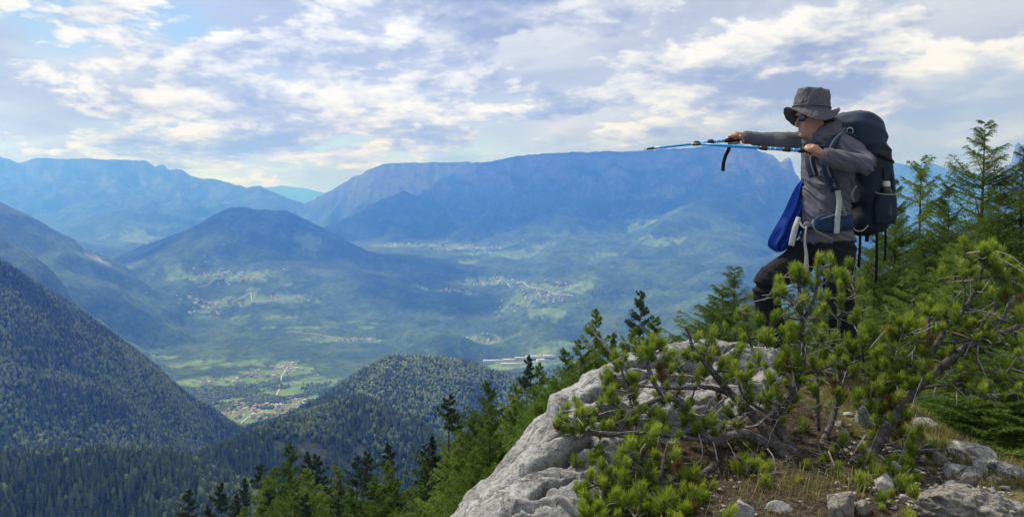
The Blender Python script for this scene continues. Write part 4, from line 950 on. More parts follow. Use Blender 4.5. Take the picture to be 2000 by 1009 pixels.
MID_LIMBS = [([(1560, 892, 4.05), (1530, 850, 4.1), (1512, 812, 4.12), (1525, 795, 4.1), (1548, 765, 4.08), (1562, 735, 4.06), (1568, 700, 4.05), (1568, 660, 4.05), (1567, 625, 4.05), (1564, 590, 4.05), (1561, 550, 4.05), (1557, 520, 4.05)], 0.032, 0.006),
 ([(1567, 625, 4.05), (1580, 608, 4.03), (1590, 585, 4.02), (1595, 560, 4.01), (1596, 530, 4.0)], 0.011, 0.006), ([(1565, 615, 4.05), (1548, 595, 4.0), (1530, 575, 3.97)], 0.006, 0.004), ([(1566, 624, 4.05), (1548, 622, 4.0), (1530, 618, 3.97)], 0.006, 0.004), ([(1568, 676, 4.05), (1555, 664, 4.0), (1530, 664, 3.97), (1512, 668, 3.95)], 0.007, 0.004),
 ([(1600, 880, 4.1), (1625, 820, 4.25), (1636, 770, 4.3), (1640, 720, 4.3), (1639, 660, 4.3), (1641, 600, 4.3), (1643, 560, 4.3)], 0.020, 0.006), ([(1640, 622, 4.3), (1625, 610, 4.26), (1614, 605, 4.24)], 0.005, 0.004), ([(1640, 620, 4.3), (1652, 614, 4.28), (1663, 611, 4.26)], 0.005, 0.004),
 ([(1568, 732, 4.06), (1600, 722, 4.0), (1620, 715, 3.98), (1638, 700, 3.96)], 0.009, 0.004), ([(1600, 840, 4.2), (1597, 770, 4.2), (1598, 720, 4.2), (1606, 670, 4.2)], 0.011, 0.005),
 ([(1512, 812, 4.12), (1470, 790, 4.1), (1450, 770, 4.1), (1440, 740, 4.1), (1430, 725, 4.1)], 0.010, 0.004), ([(1525, 795, 4.1), (1500, 780, 4.0), (1490, 760, 3.98)], 0.008, 0.004), ([(1560, 892, 4.05), (1500, 905, 3.9), (1480, 905, 3.85)], 0.010, 0.005), ([(1600, 880, 4.1), (1640, 870, 4.0), (1660, 850, 3.98)], 0.010, 0.005)]
SMALL_LIMBS = [([(1476, 702, 4.95), (1466, 670, 4.95), (1459, 640, 4.95), (1452, 612, 4.95)], 0.010, 0.005)]
SMALL_TUFTS = [(1443, 605), (1455, 612), (1470, 605), (1448, 650), (1445, 665), (1440, 675), (1475, 650), (1458, 632), (1432, 640)]
MID_TUFTS = [(1490, 650), (1500, 650), (1498, 664), (1450, 722), (1447, 735), (1463, 705), (1471, 711), (1486, 705), (1463, 733), (1464, 746), (1480, 700), (1503, 733), (1505, 746), (1520, 705), (1523, 718), (1540, 713), (1546, 725), (1555, 698), (1560, 710), (1535, 650), (1540, 640), (1545, 655), (1525, 690), (1535, 685), (1440, 772), (1446, 786), (1460, 765), (1470, 772), (1490, 770), (1497, 785), (1500, 763),
 (1440, 790), (1570, 740), (1580, 745), (1590, 760), (1610, 738), (1600, 785), (1625, 733), (1630, 690), (1640, 685), (1625, 700), (1645, 775), (1635, 740), (1640, 755), (1435, 818), (1445, 830), (1535, 816), (1570, 828), (1580, 805), (1490, 880), (1485, 893), (1490, 914), (1498, 908), (1463, 903), (1455, 912), (1560, 933), (1587, 928), (1602, 890), (1612, 885), (1626, 880), (1630, 868), (1642, 850), (1647, 860),
 (1555, 510), (1560, 528), (1552, 535), (1597, 505), (1595, 525), (1602, 497), (1575, 545), (1590, 540), (1584, 552), (1522, 557), (1514, 565), (1527, 565), (1520, 606), (1513, 615), (1575, 580), (1572, 570), (1608, 592), (1600, 600), (1630, 533), (1646, 530), (1640, 553), (1650, 548), (1643, 575), (1642, 598), (1672, 602), (1668, 615), (1605, 630), (1590, 660), (1600, 652), (1580, 660), (1685, 648), (1655, 663), (1660, 675), (1692, 654), (1630, 655), (1500, 658), (1545, 645), (1590, 640), (1595, 612), (1510, 660), (1665, 690), (1650, 700), (1670, 670), (1610, 690), (1585, 700), (1600, 715), (1560, 770), (1545, 790), (1520, 770), (1510, 745), (1530, 740)]
MID_DEAD = [([(1568, 745, 4.0), (1590, 738, 3.98), (1610, 735, 3.98)], 0.006, 0.003), ([(1455, 834, 3.9), (1480, 828, 3.92), (1500, 810, 3.95), (1515, 800, 4.0)], 0.006, 0.003), ([(1480, 758, 4.0), (1495, 757, 4.0), (1502, 757, 4.0)], 0.005, 0.004), ([(1510, 752, 4.0), (1520, 742, 4.0), (1529, 734, 4.0)], 0.005, 0.004), ([(1485, 725, 4.0), (1486, 705, 4.0), (1494, 695, 4.0), (1500, 680, 4.0)], 0.004, 0.003), ([(1640, 655, 4.3), (1630, 650, 4.28), (1622, 645, 4.27)], 0.004, 0.002), ([(1652, 614, 4.28), (1656, 622, 4.27), (1662, 625, 4.26)], 0.003, 0.002),
 ([(1537, 888, 3.8), (1539, 905, 3.8), (1541, 914, 3.8)], 0.005, 0.004), ([(1570, 785, 3.98), (1590, 795, 3.96), (1610, 785, 3.95), (1630, 795, 3.95), (1645, 790, 3.95)], 0.006, 0.003), ([(1620, 880, 3.9), (1640, 925, 3.8), (1680, 965, 3.7), (1720, 1000, 3.6)], 0.006, 0.003), ([(1590, 660, 4.1), (1595, 645, 4.1), (1615, 640, 4.1)], 0.004, 0.002)]
RIGHT_LIMBS = [([(1520, 880, 4.02), (1545, 905, 3.97), (1590, 917, 3.93), (1630, 922, 3.92), (1670, 902, 3.95), (1705, 880, 3.98), (1725, 850, 4.0), (1735, 830, 4.0), (1760, 795, 4.0), (1790, 760, 3.98), (1830, 725, 3.95), (1870, 690, 3.92), (1905, 667, 3.9), (1940, 655, 3.88), (1980, 640, 3.86), (2030, 618, 3.84)], 0.040, 0.012),
 ([(1790, 760, 3.98), (1810, 710, 3.95), (1835, 665, 3.92), (1860, 630, 3.9), (1880, 610, 3.88), (1900, 575, 3.87), (1913, 545, 3.86), (1922, 510, 3.85)], 0.018, 0.006), ([(1835, 672, 3.92), (1870, 668, 3.9), (1900, 662, 3.88), (1930, 655, 3.86), (1955, 630, 3.85), (1970, 600, 3.84), (1985, 580, 3.84)], 0.010, 0.005), ([(1905, 665, 3.9), (1918, 635, 3.88), (1935, 612, 3.87), (1948, 605, 3.86), (1942, 590, 3.86)], 0.008, 0.005),
 ([(1810, 712, 3.95), (1812, 680, 3.93), (1815, 640, 3.92), (1818, 610, 3.92)], 0.010, 0.006), ([(1865, 690, 3.92), (1866, 660, 3.9), (1885, 640, 3.88)], 0.006, 0.004), ([(1905, 668, 3.9), (1908, 700, 3.86), (1918, 722, 3.84), (1935, 725, 3.82), (1950, 720, 3.8)], 0.007, 0.004), ([(1790, 760, 3.98), (1830, 753, 3.9), (1860, 752, 3.87), (1880, 748, 3.85)], 0.010, 0.005),
 ([(1735, 830, 4.0), (1720, 790, 4.05), (1740, 755, 4.08), (1742, 720, 4.08), (1738, 690, 4.08)], 0.010, 0.005), ([(1742, 755, 4.08), (1768, 725, 4.06), (1770, 700, 4.05)], 0.007, 0.004), ([(1725, 850, 4.0), (1745, 870, 3.92), (1790, 880, 3.85), (1830, 882, 3.82)], 0.009, 0.004), ([(1705, 880, 3.98), (1740, 905, 3.85), (1790, 925, 3.78), (1850, 930, 3.74), (1892, 912, 3.76)], 0.008, 0.003), ([(1670, 902, 3.95), (1690, 930, 3.75), (1730, 960, 3.6), (1780, 1000, 3.45)], 0.009, 0.004), ([(1913, 545, 3.86), (1935, 540, 3.84), (1960, 540, 3.83)], 0.006, 0.004), ([(1880, 610, 3.88), (1885, 570, 3.86), (1880, 545, 3.86)], 0.005, 0.004), ([(1980, 640, 3.86), (1990, 680, 3.84), (1980, 700, 3.83)], 0.006, 0.004), ([(1812, 660, 3.93), (1785, 655, 3.95), (1775, 645, 3.96)], 0.006, 0.004)]
RIGHT_TUFTS = [(1935, 472), (1920, 488), (1930, 485), (1895, 503), (1880, 523), (1898, 520), (1940, 518), (1952, 513), (1976, 528), (1964, 536), (1940, 562), (1972, 563), (1960, 570), (1996, 553), (1815, 587), (1806, 600), (1836, 598), (1825, 605), (1870, 603), (1866, 614), (1900, 618), (1910, 625), (1895, 635), (1755, 618), (1775, 623), (1780, 638), (1768, 632), (1990, 598), (1996, 614), (1800, 645), (1730, 653), (1740, 665), (1720, 678), (1710, 693), (1735, 693), (1765, 683), (1770, 700), (1755, 710), (1745, 720), (1705, 738), (1715, 750), (1815, 660), (1805, 680), (1820, 690), (1845, 688),
 (1855, 692), (1800, 705), (1815, 707), (1795, 738), (1800, 728), (1780, 745), (1890, 738), (1896, 750), (1875, 735), (1900, 700), (1890, 690), (1935, 655), (1976, 663), (1990, 670), (1980, 708), (1970, 715), (1955, 728), (1945, 740), (1960, 735), (1880, 640), (1730, 788), (1745, 783), (1770, 790), (1715, 790), (1760, 768), (1720, 805), (1740, 810), (1755, 820), (1700, 840), (1765, 835), (1780, 848), (1775, 860), (1700, 893), (1706, 910), (1735, 903), (1775, 908), (1765, 920), (1690, 928), (1680, 940), (1740, 953), (1770, 943), (1725, 965), (1786, 993), (1775, 1000), (1800, 983), (1700, 720), (1725, 735), (1690, 760), (1700, 775), (1750, 745), (1760, 735), (1850, 640), (1830, 640), (1925, 500), (1945, 495), (1910, 530), (1985, 520), (1735, 640)]
RIGHT_DEAD = [([(1698, 680, 4.05), (1715, 660, 4.03), (1730, 645, 4.02), (1752, 641, 4.0)], 0.007, 0.004), ([(1885, 610, 3.87), (1910, 607, 3.85), (1925, 600, 3.84), (1942, 590, 3.83)], 0.007, 0.004), ([(1912, 672, 3.88), (1910, 700, 3.85), (1920, 722, 3.83), (1932, 745, 3.82), (1943, 750, 3.82)], 0.007, 0.003), ([(1838, 748, 3.9), (1850, 730, 3.88), (1860, 723, 3.87), (1875, 716, 3.86)], 0.007, 0.003), ([(1930, 670, 3.86), (1940, 682, 3.85), (1955, 682, 3.85), (1967, 672, 3.84)], 0.004, 0.002), ([(1925, 685, 3.86), (1945, 692, 3.85), (1968, 690, 3.84)], 0.004, 0.002), ([(1735, 880, 3.9), (1790, 878, 3.85), (1835, 875, 3.83)], 0.006, 0.003), ([(1700, 960, 3.65), (1730, 985, 3.55), (1760, 998, 3.5)], 0.007, 0.004), ([(1690, 850, 3.95), (1670, 880, 3.9), (1650, 920, 3.85)], 0.006, 0.003), ([(1700, 745, 4.0), (1730, 755, 4.0), (1720, 752, 4.0), (1750, 740, 4.0)], 0.004, 0.003), ([(1940, 612, 3.86), (1955, 615, 3.85), (1975, 612, 3.84)], 0.005, 0.003)]
NT1 = grow_pine('dwarf mountain pine sprawling over the grey outcrop at left of the hiker', LEFT_LIMBS, LEFT_TUFTS, 1, P(1590, 905, 4.05), 0.76, LEFT_DEAD)
NT2 = grow_pine('dwarf mountain pine with two upright stems in front of the hiker\'s legs', MID_LIMBS, MID_TUFTS, 2, P(1565, 897, 4.05), 0.36, MID_DEAD)
grow_pine('small dwarf pine growing beside the hiker\'s forward boot', SMALL_LIMBS, SMALL_TUFTS, 4, P(1477, 706, 4.95), 0.5)
NT3 = grow_pine('dwarf mountain pine leaning out to the right edge above the grass bank', RIGHT_LIMBS, RIGHT_TUFTS, 3, P(1518, 884, 4.02), 0.95, RIGHT_DEAD)
print('tufts', NT1, NT2, NT3)
# ------------------------------------------------------------------ larches and spruces around the outcrop
MAT_LARCH = foliage_mat('larch_needles', (0.040, 0.076, 0.012), (0.104, 0.160, 0.024), (0.195, 0.250, 0.048), 0.35, 0.9, 0.55)
MAT_SPRUCE = foliage_mat('spruce_needles', (0.016, 0.032, 0.013), (0.036, 0.062, 0.023), (0.070, 0.100, 0.036), 0.15, 0.9, 0.45)
MAT_TREE_BARK = bark('conifer_bark', (0.03, 0.024, 0.02), (0.075, 0.06, 0.05), (0.15, 0.125, 0.11), 9)

def rnorm(v): return v / (np.linalg.norm(v, axis=-1, keepdims=True) + 1e-9)
def conifer(seed, H, R, kind, nb, ntw, npt, leaf, wid, spikes, ragged=0.25, power=0.8, base=0.06):
    """trunk mesh and crown mesh of one tree, foot at the origin"""
    r = np.random.default_rng(seed); larch = kind == 'larch'
    t = np.sort(base + (0.985 - base) * np.where(r.uniform(0, 1, nb) < 0.86, 1 - (1 - r.uniform(0, 1, nb)) ** 0.60, r.uniform(0, 1, nb)))
    t = np.sort(np.concatenate((t[:nb - 26], np.linspace(0.84, 0.985, 26)))); r.shuffle(t)
    if not larch:                                                   # spruces carry their branches in whorls
        nw = int(H * 2.0); t_ = t.copy(); t = base + (0.985 - base) * (np.clip((np.round((t - base) * nw) + r.normal(0, 0.10, nb)) / nw, 0, 1)); t = np.where(t_ > 0.84, t_, np.clip(t, base, 0.99))
    az = np.arange(nb) * 2.39996 + r.normal(0, 0.4, nb)
    L_ = R * (1 - t) ** power * np.clip(1 + ragged * r.normal(size=nb), 0.35, 1.5) * np.clip((t - base * 0.4) / 0.10, 0.5, 1) + 0.02 * H * (1 - t) + (0.05 if larch else 0.09)
    e0 = np.radians((6 + 22 * t) if larch else (-8 + 34 * t ** 1.5)) + r.normal(0, 0.10, nb)
    droop = (0.20 if larch else 0.34) * (1 - t) * r.uniform(0.6, 1.3, nb); tip = (0.22 if larch else 0.16) * r.uniform(0.5, 1.2, nb)
    hd = np.stack((np.cos(az), np.sin(az), np.zeros(nb)), 1)
    def curve(s):                                                   # s (nb, m) -> points
        zc = np.tan(e0)[:, None] * s * L_[:, None] + L_[:, None] * (-droop[:, None] * 2 * s ** 1.5 + (droop + tip)[:, None] * s ** 3)
        out = hd[:, None] * (s * L_[:, None])[..., None]; out[..., 2] += zc + (t * H)[:, None]; return out
    acc_w, acc_l = Acc(), Acc()
    tz = np.linspace(-0.6, 1, 12); acc_w.add(*tube(np.stack((0.01 * H * pnoise2(tz * 2, tz * 0 + seed), 0.01 * H * pnoise2(tz * 2, tz * 0 + seed + 9), np.clip(tz, -0.1, 1) * H), 1)[1:] if False else np.stack((np.zeros(12), np.zeros(12), np.clip(tz * H * 0.985, -0.8, H)), 1)[np.r_[0, 4:12]], (0.013 * H * (1 - np.clip(tz, 0, 0.99)) + 0.001)[np.r_[0, 4:12]], 8))
    C = curve(np.linspace(0, 1, 6)[None].repeat(nb, 0))
    if leaf < 0.06:
        for k in range(nb): V, Q, T = tube(C[k], np.linspace(0.004 + 0.006 * L_[k], 0.002, 6), 4, False); acc_w.add(V, Q, T)
    # side twigs
    s = (np.linspace(0.10, 1.0, ntw)[None] + r.normal(0, 0.02, (nb, ntw))).clip(0.05, 1.0)
    b = curve(s); tang = rnorm(curve(np.clip(s + 0.04, 0, 1.04)) - curve(s - 0.02)); lat = np.stack((-hd[:, 1], hd[:, 0], hd[:, 2]), 1)[:, None]
    sgn = np.where((np.arange(ntw) % 2 == 0)[None], 1, -1) * np.ones((nb, 1))
    tl = (0.30 * L_[:, None] * (1 - 0.75 * np.abs(s - 0.35)) + 0.05) * r.uniform(0.6, 1.25, (nb, ntw)); tl[:, -1] *= 0.5
    hang = (0.55 if larch else 0.50)
    d0 = rnorm(tang * 0.75 + lat * (sgn * r.uniform(0.5, 1.1, (nb, ntw)))[..., None] + np.array((0, 0, 1)) * r.normal(0, 0.22, (nb, ntw))[..., None])
    u = (np.arange(npt) + 0.5)[None, None] / npt + r.uniform(-0.3, 0.3, (nb, ntw, npt)) / npt
    pt = b[:, :, None] + d0[:, :, None] * (u * tl[..., None])[..., None]; pt[..., 2] -= hang * u ** 2 * tl[..., None]
    td = d0[:, :, None].repeat(npt, 2).copy(); td[..., 2] -= 2 * hang * u * 0.6; td = rnorm(td)
    # along the branch itself too
    sm = (np.arange(npt * 3) + 0.5)[None] / (npt * 3); pm = curve(sm.repeat(nb, 0)); tm = rnorm(curve(np.clip(sm + 0.03, 0, 1.03).repeat(nb, 0)) - pm)
    lf = np.clip(0.45 + 0.60 * L_ / (0.30 * R), 0.45, 1.05); lfa = np.concatenate((np.repeat(lf, ntw * npt), np.repeat(lf, npt * 3), np.full(14, 0.40)))
    pt = np.concatenate((pt.reshape(-1, 3), pm.reshape(-1, 3))); td = np.concatenate((td.reshape(-1, 3), tm.reshape(-1, 3)))
    # leader
    lz = np.linspace(0.90, 1.01, 14) * H; pt = np.concatenate((pt, np.stack((0 * lz, 0 * lz, lz), 1))); td = np.concatenate((td, np.tile((0, 0, 1.0), (14, 1))))
    pt = np.repeat(pt, spikes, 0); td = np.repeat(td, spikes, 0); n = len(pt)
    rd = r.normal(size=(n, 3)); rd -= (rd * td).sum(1, keepdims=True) * td; rd = rnorm(rd)
    d = rnorm(td * r.uniform(0.25, 0.9, (n, 1)) + rd); lfr = np.repeat(lfa, spikes)[:, None]; ln = leaf * lfr * r.uniform(0.7, 1.3, (n, 1)); sd = rnorm(np.cross(d, r.normal(size=(n, 3)))) * wid * lfr
    V = np.stack((pt - sd * 0.5, pt + sd * 0.5, pt + d * ln), 1).reshape(-1, 3); i = np.arange(n) * 3
    acc_l.add(V, None, np.stack((i, i + 1, i + 2), 1))
    return acc_w.mesh('trunk', [MAT_TREE_BARK]), acc_l.mesh('crown', [MAT_LARCH if larch else MAT_SPRUCE], False)
TREE = {
 'larch_near': [conifer(401, 8.0, 2.8, 'larch', 400, 22, 8, 0.046, 0.0090, 3, 0.22, 1.12), conifer(402, 8.0, 2.4, 'larch', 385, 22, 8, 0.046, 0.0090, 3, 0.28, 1.1)],
 'larch_thin': [conifer(403, 8.0, 1.25, 'larch', 110, 16, 6, 0.045, 0.011, 3, 0.45, 0.7)],
 'larch': [conifer(411 + k, 12.0, 3.4 + 0.4 * k, 'larch', 400, 16, 7, 0.12, 0.034, 2, 0.20, 0.98) for k in range(3)],
 'spruce': [conifer(421 + k, 14.0, 3.2 + 0.3 * k, 'spruce', 330, 16, 6, 0.15, 0.045, 2, 0.26, 0.95) for k in range(3)],
}
TREES = [  # photo x and y of the tip, distance, kind, widen, label
 (1828, 395, 17.0, 'larch_near', 1.2, 'larch in the second row between the thin larch and the tall broad one'), (1762, 400, 18.0, 'larch_near', 1.2, 'larch in the second row right of the backpack'), (1962, 372, 16.0, 'larch_near', 1.25, 'larch in the second row right of the tall broad one'), (1722, 470, 16.0, 'larch_near', 1.2, 'larch in the second row under the backpack'), (1888, 420, 11.0, 'larch_near', 1.3, 'full larch in front of the tall broad one'), (1800, 450, 12.0, 'larch_near', 1.3, 'full larch in front of the thin sparse larch'),
 (1003, 742, 34.0, 'larch', 1.0, 'larch between the rounded larch and the free-standing dark spruce'), (1078, 735, 22.0, 'larch', 1.0, 'bright larch under the outcrop crest, left of the tall narrow one'), (1130, 662, 20.0, 'larch', 0.95, 'larch tucked against the left flank of the tall narrow one'), (930, 812, 31.0, 'larch', 1.0, 'larch filling in between the layered spruce and the bright pointed larch'), (848, 846, 34.0, 'spruce', 0.9, 'lower spruce leaning on the left side of the large layered one'), (758, 896, 44.0, 'larch', 1.05, 'larch in the gap between the second and third dark spruces'), (610, 912, 50.0, 'larch', 1.1, 'larch under the slender spruce right of the rounded dark larch'), (655, 934, 46.0, 'spruce', 1.1, 'dark spruce low between the bright bottom larches'), (545, 940, 50.0, 'larch', 1.1, 'larch under the left shoulder of the rounded dark larch'), (895, 846, 28.0, 'larch', 1.0, 'larch low in front of the large layered spruce'), (720, 925, 42.0, 'spruce', 1.1, 'dark spruce standing before the third dark spruce'), (450, 965, 62.0, 'spruce', 1.1, 'dark spruce in front of the narrow one at the left'), (590, 960, 40.0, 'spruce', 1.0, 'low dark spruce beside the bright bottom left larch'), (830, 940, 30.0, 'larch', 1.0, 'bright larch at the bottom edge left of the grey rock'),
 (1917, 226, 13.0, 'larch_near', 1.15, 'tall broad green larch with its tip against the clouds at the right'),
 (1797, 304, 15.0, 'larch_thin', 1.0, 'thin sparse larch between the backpack and the tall broad larch'),
 (1752, 345, 14.0, 'larch_near', 0.95, 'larch directly behind the backpack of the hiker'),
 (1998, 280, 12.5, 'larch_near', 1.0, 'larch cut off by the right edge beside the tall broad one'),
 (1852, 352, 12.0, 'larch_near', 0.9, 'larch just left of the tall broad one, half its height'),
 (1700, 440, 12.0, 'larch_near', 1.0, 'larch behind the hanging straps of the backpack'),
 (1880, 470, 9.6, 'larch_near', 1.15, 'low larch behind the top of the right-hand dwarf pine'),
 (1780, 520, 9.8, 'larch_near', 1.15, 'low larch filling the gap below the thin sparse larch'),
 (1965, 520, 9.0, 'larch_near', 1.1, 'low larch at the right edge behind the leaning pine'),
 (1930, 690, 7.4, 'larch_near', 1.5, 'young larch with long fresh sprays just beyond the grassy bank'),
 (1840, 660, 7.8, 'larch_near', 1.2, 'young larch left of the one with long fresh sprays'),
 (1700, 560, 9.5, 'larch_near', 1.1, 'low larch behind the rear leg and the middle pine'), (1900, 560, 8.6, 'larch_near', 1.2, 'larch low behind the crossing branches of the leaning pine'),
 (2030, 640, 7.2, 'larch_near', 1.2, 'young larch cut by the right edge beyond the rock ledge'),
 (1610, 500, 13.0, 'larch_near', 1.1, 'larch seen between the two legs of the hiker'),
 (1665, 520, 14.0, 'larch_near', 1.1, 'larch right behind the rear leg of the hiker'),
 (1437, 516, 17.0, 'larch_near', 1.6, 'full larch left of the hiker\'s bent knee'),
 (1480, 548, 16.0, 'larch_near', 1.5, 'larch behind the bent knee, touching the full larch'),
 (1400, 585, 15.5, 'larch_near', 1.5, 'lower larch in front of the full larch, nearer the valley'),
 (1422, 556, 14.0, 'larch_near', 1.6, 'broad larch filling the front of the clump left of the bent knee'), (1458, 590, 12.5, 'larch_near', 1.6, 'low larch between the clump and the hiker\'s forward shin'),
 (1540, 560, 15.0, 'larch_near', 1.1, 'larch showing under the blue jacket of the hiker'),
 (1251, 563, 30.0, 'spruce', 0.75, 'slim dark spruce top standing over the crest of the outcrop'),
 (1276, 612, 21.0, 'larch', 1.0, 'dark larch just right of the slim spruce top'), (1228, 634, 22.0, 'larch', 1.0, 'larch just left of the slim spruce top'), (1320, 650, 18.0, 'larch', 1.0, 'low larch tips beyond the outcrop crest, right of the slim spruce'),
 (1153, 598, 21.0, 'larch', 0.85, 'tall narrow larch behind the bare dead branch'), (1190, 645, 19.0, 'larch', 0.8, 'lower larch against the right flank of the tall narrow one'), (1098, 676, 24.0, 'larch', 0.9, 'larch left of the tall narrow larch'), (1065, 704, 27.0, 'larch', 0.85, 'larch between the dark spruce and the outcrop, upper one'), (1035, 780, 22.0, 'larch', 0.9, 'bright larch close under the upper rock edge'),
 (1021, 694, 45.0, 'spruce', 0.95, 'dark spruce standing free in front of the factory halls'), (951, 740, 36.0, 'larch', 0.95, 'rounded larch left of the free-standing dark spruce'), (956, 782, 28.0, 'larch', 0.95, 'bright green pointed larch in front of the rounded one'), (1000, 800, 30.0, 'larch', 0.9, 'larch behind the middle of the grey rock edge'),
 (872, 766, 40.0, 'spruce', 1.15, 'large dark spruce with layered branches left of the bright larch'), (905, 800, 44.0, 'larch', 0.9, 'dark larch squeezed behind the large layered spruce'), (823, 866, 52.0, 'spruce', 0.9, 'small spruce left of the large layered spruce'), (773, 860, 54.0, 'spruce', 0.95, 'pointed dark spruce second from the large layered one'), (717, 876, 54.0, 'spruce', 1.0, 'dark spruce third from the large layered one'),
 (692, 886, 58.0, 'spruce', 0.95, 'dark spruce touching the third one on its left'), (735, 925, 40.0, 'larch', 1.0, 'bright larch low in front of the third dark spruce'), (828, 905, 36.0, 'larch', 1.0, 'bright larch low left of the large layered spruce'), (660, 905, 60.0, 'larch', 1.0, 'larch behind the bright one at the bottom middle'),
 (570, 862, 62.0, 'larch', 1.1, 'rounded dark larch rising highest in the left group'), (597, 884, 66.0, 'spruce', 0.9, 'slender spruce just right of the rounded dark larch'), (627, 884, 64.0, 'spruce', 0.95, 'spruce second to the right of the rounded dark larch'), (545, 905, 68.0, 'larch', 1.0, 'larch at the left shoulder of the rounded dark larch'), (505, 905, 70.0, 'spruce', 1.0, 'broad spruce second to the left of the rounded dark larch'),
 (472, 930, 74.0, 'spruce', 0.9, 'spruce third to the left of the rounded dark larch'), (440, 936, 76.0, 'spruce', 0.9, 'narrow spruce fourth to the left of the rounded dark larch'), (372, 950, 82.0, 'spruce', 0.95, 'spruce standing alone at the left end of the tree row'), (408, 985, 78.0, 'spruce', 1.0, 'low spruce between the row and the lone left spruce'),
 (575, 932, 44.0, 'larch', 1.0, 'bright larch in front at the bottom left of the group'), (692, 948, 40.0, 'larch', 1.05, 'bright yellow-green larch at the bottom edge'), (640, 925, 58.0, 'spruce', 1.0, 'dark spruce between the two bright bottom larches'), (525, 955, 62.0, 'spruce', 1.0, 'low dark spruce at the bottom left of the group'), (780, 935, 42.0, 'larch', 1.0, 'larch low between bright larches at the bottom centre'), (870, 900, 30.0, 'spruce', 0.8, 'dark spruce close to the bottom end of the grey rock'), (920, 880, 26.0, 'larch', 0.9, 'bright larch hugging the bottom end of the grey rock'), (480, 985, 60.0, 'larch', 1.0, 'larch tip at the bottom edge below the narrow spruces')]
def plant_trees():
    r = np.random.default_rng(5); cnt = {}
    for px, py, d, kind, wid, lb in TREES:
        p = P(px, py, d); zg = float(near_slope(np.array([p[0]]), np.array([d]))[0]) - 0.2
        H = p[2] - zg; var = TREE[kind]; k = cnt.get(kind, 0); cnt[kind] = k + 1
        H0 = {'larch_near': 8.0, 'larch_thin': 8.0, 'larch': 12.0, 'spruce': 14.0}[kind]; s = H / H0
        top = empty('spruce' if kind == 'spruce' else 'larch', (p[0], d, zg)); top.rotation_euler = (r.normal() * 0.015, r.normal() * 0.015, r.uniform(0, 6.28)); wid = wid * (1.06 if d > 19.5 else 1.15); top.scale = (max(s, 0.7) * wid, max(s, 0.7) * wid, s)
        tag(top, lb, 'tree'); tm, cm = var[k % len(var)]
        link('trunk', tm, top); link('crown', cm, top)
        if not 3.0 < H < 30: print('tree height', px, py, d, round(H, 1))
plant_trees()
# ------------------------------------------------------------------ the hiker
def cloth(name, col, fine=260, amp=0.5, rough=0.9, var=0.18, big=7, sheen=0.0):
    m = NT(name); vec = m.coord('Object'); n = m.noise(vec, fine, 3, 0.7); b = m.noise(vec, big, 4, 0.6)
    t = m.math('ADD', m.math('MULTIPLY', b, 0.7), m.math('MULTIPLY', n, 0.3))
    m.bump(n, amp, 0.002)
    return m.set(m.ramp(t, [(0.3, tuple(c * (1 - var) for c in col)), (0.7, tuple(c * (1 + var) for c in col))]), rough, 0.2)
MAT_SHIRT = cloth('shirt_grey', (0.118, 0.116, 0.134)); MAT_HAT = cloth('hat_grey', (0.120, 0.112, 0.118)); MAT_TROUSER = cloth('trousers_black', (0.0125, 0.0125, 0.016), 200, 0.4, 0.85)
MAT_PACK = cloth('pack_navy', (0.021, 0.027, 0.042), 300, 0.6, 0.75); MAT_LID = cloth('lid_navy', (0.034, 0.050, 0.088), 300, 0.6, 0.7); MAT_BELT = cloth('belt_navy', (0.02, 0.045, 0.095), 300, 0.6, 0.75)
MAT_WEB = cloth('webbing_pale', (0.44, 0.45, 0.42), 400, 0.5); MAT_WEBD = cloth('webbing_black', (0.010, 0.011, 0.014), 400, 0.5); MAT_JACKET = cloth('jacket_blue', (0.010, 0.055, 0.33), 300, 0.3, 0.6)
MAT_EDGE = cloth('trim_grey', (0.24, 0.25, 0.26), 300, 0.4); MAT_BOOT = cloth('boot_grey', (0.09, 0.085, 0.08), 120, 0.6); MAT_SOLE = plain('sole_rubber', (0.02, 0.02, 0.02), 0.8)
def skin_mat():
    m = NT('skin'); n = m.noise(m.coord('Object'), 40, 4, 0.6); c = m.ramp(n, [(0.3, (0.36, 0.185, 0.115)), (0.7, (0.50, 0.285, 0.19))]); mt = m.set(c, 0.5, 0.35)
    m.bsdf.inputs['Subsurface Weight'].default_value = 0.12; m.bsdf.inputs['Subsurface Radius'].default_value = (0.01, 0.004, 0.002); m.bsdf.inputs['Subsurface Scale'].default_value = 1.0
    return mt
MAT_SKIN = skin_mat(); MAT_HAIR = cloth('hair_dark', (0.020, 0.013, 0.009), 120, 0.9, 0.6)
MAT_BLACK = plain('black_plastic', (0.012, 0.012, 0.013), 0.45, 0.1, 40, 0.5); MAT_LENS = plain('lens_dark', (0.008, 0.009, 0.011), 0.08, 0.05, 10, 0.6)
_m = NT('pole_blue'); MAT_POLE = _m.set((0.02, 0.34, 0.74), 0.35, 0.5, 0.1)
_m = NT('pole_tip_steel'); MAT_STEEL = _m.set((0.55, 0.55, 0.56), 0.3, 0.5, 1.0)
_m = NT('silver_print'); MAT_SILVER = _m.set((0.62, 0.64, 0.66), 0.4, 0.5, 0.3)

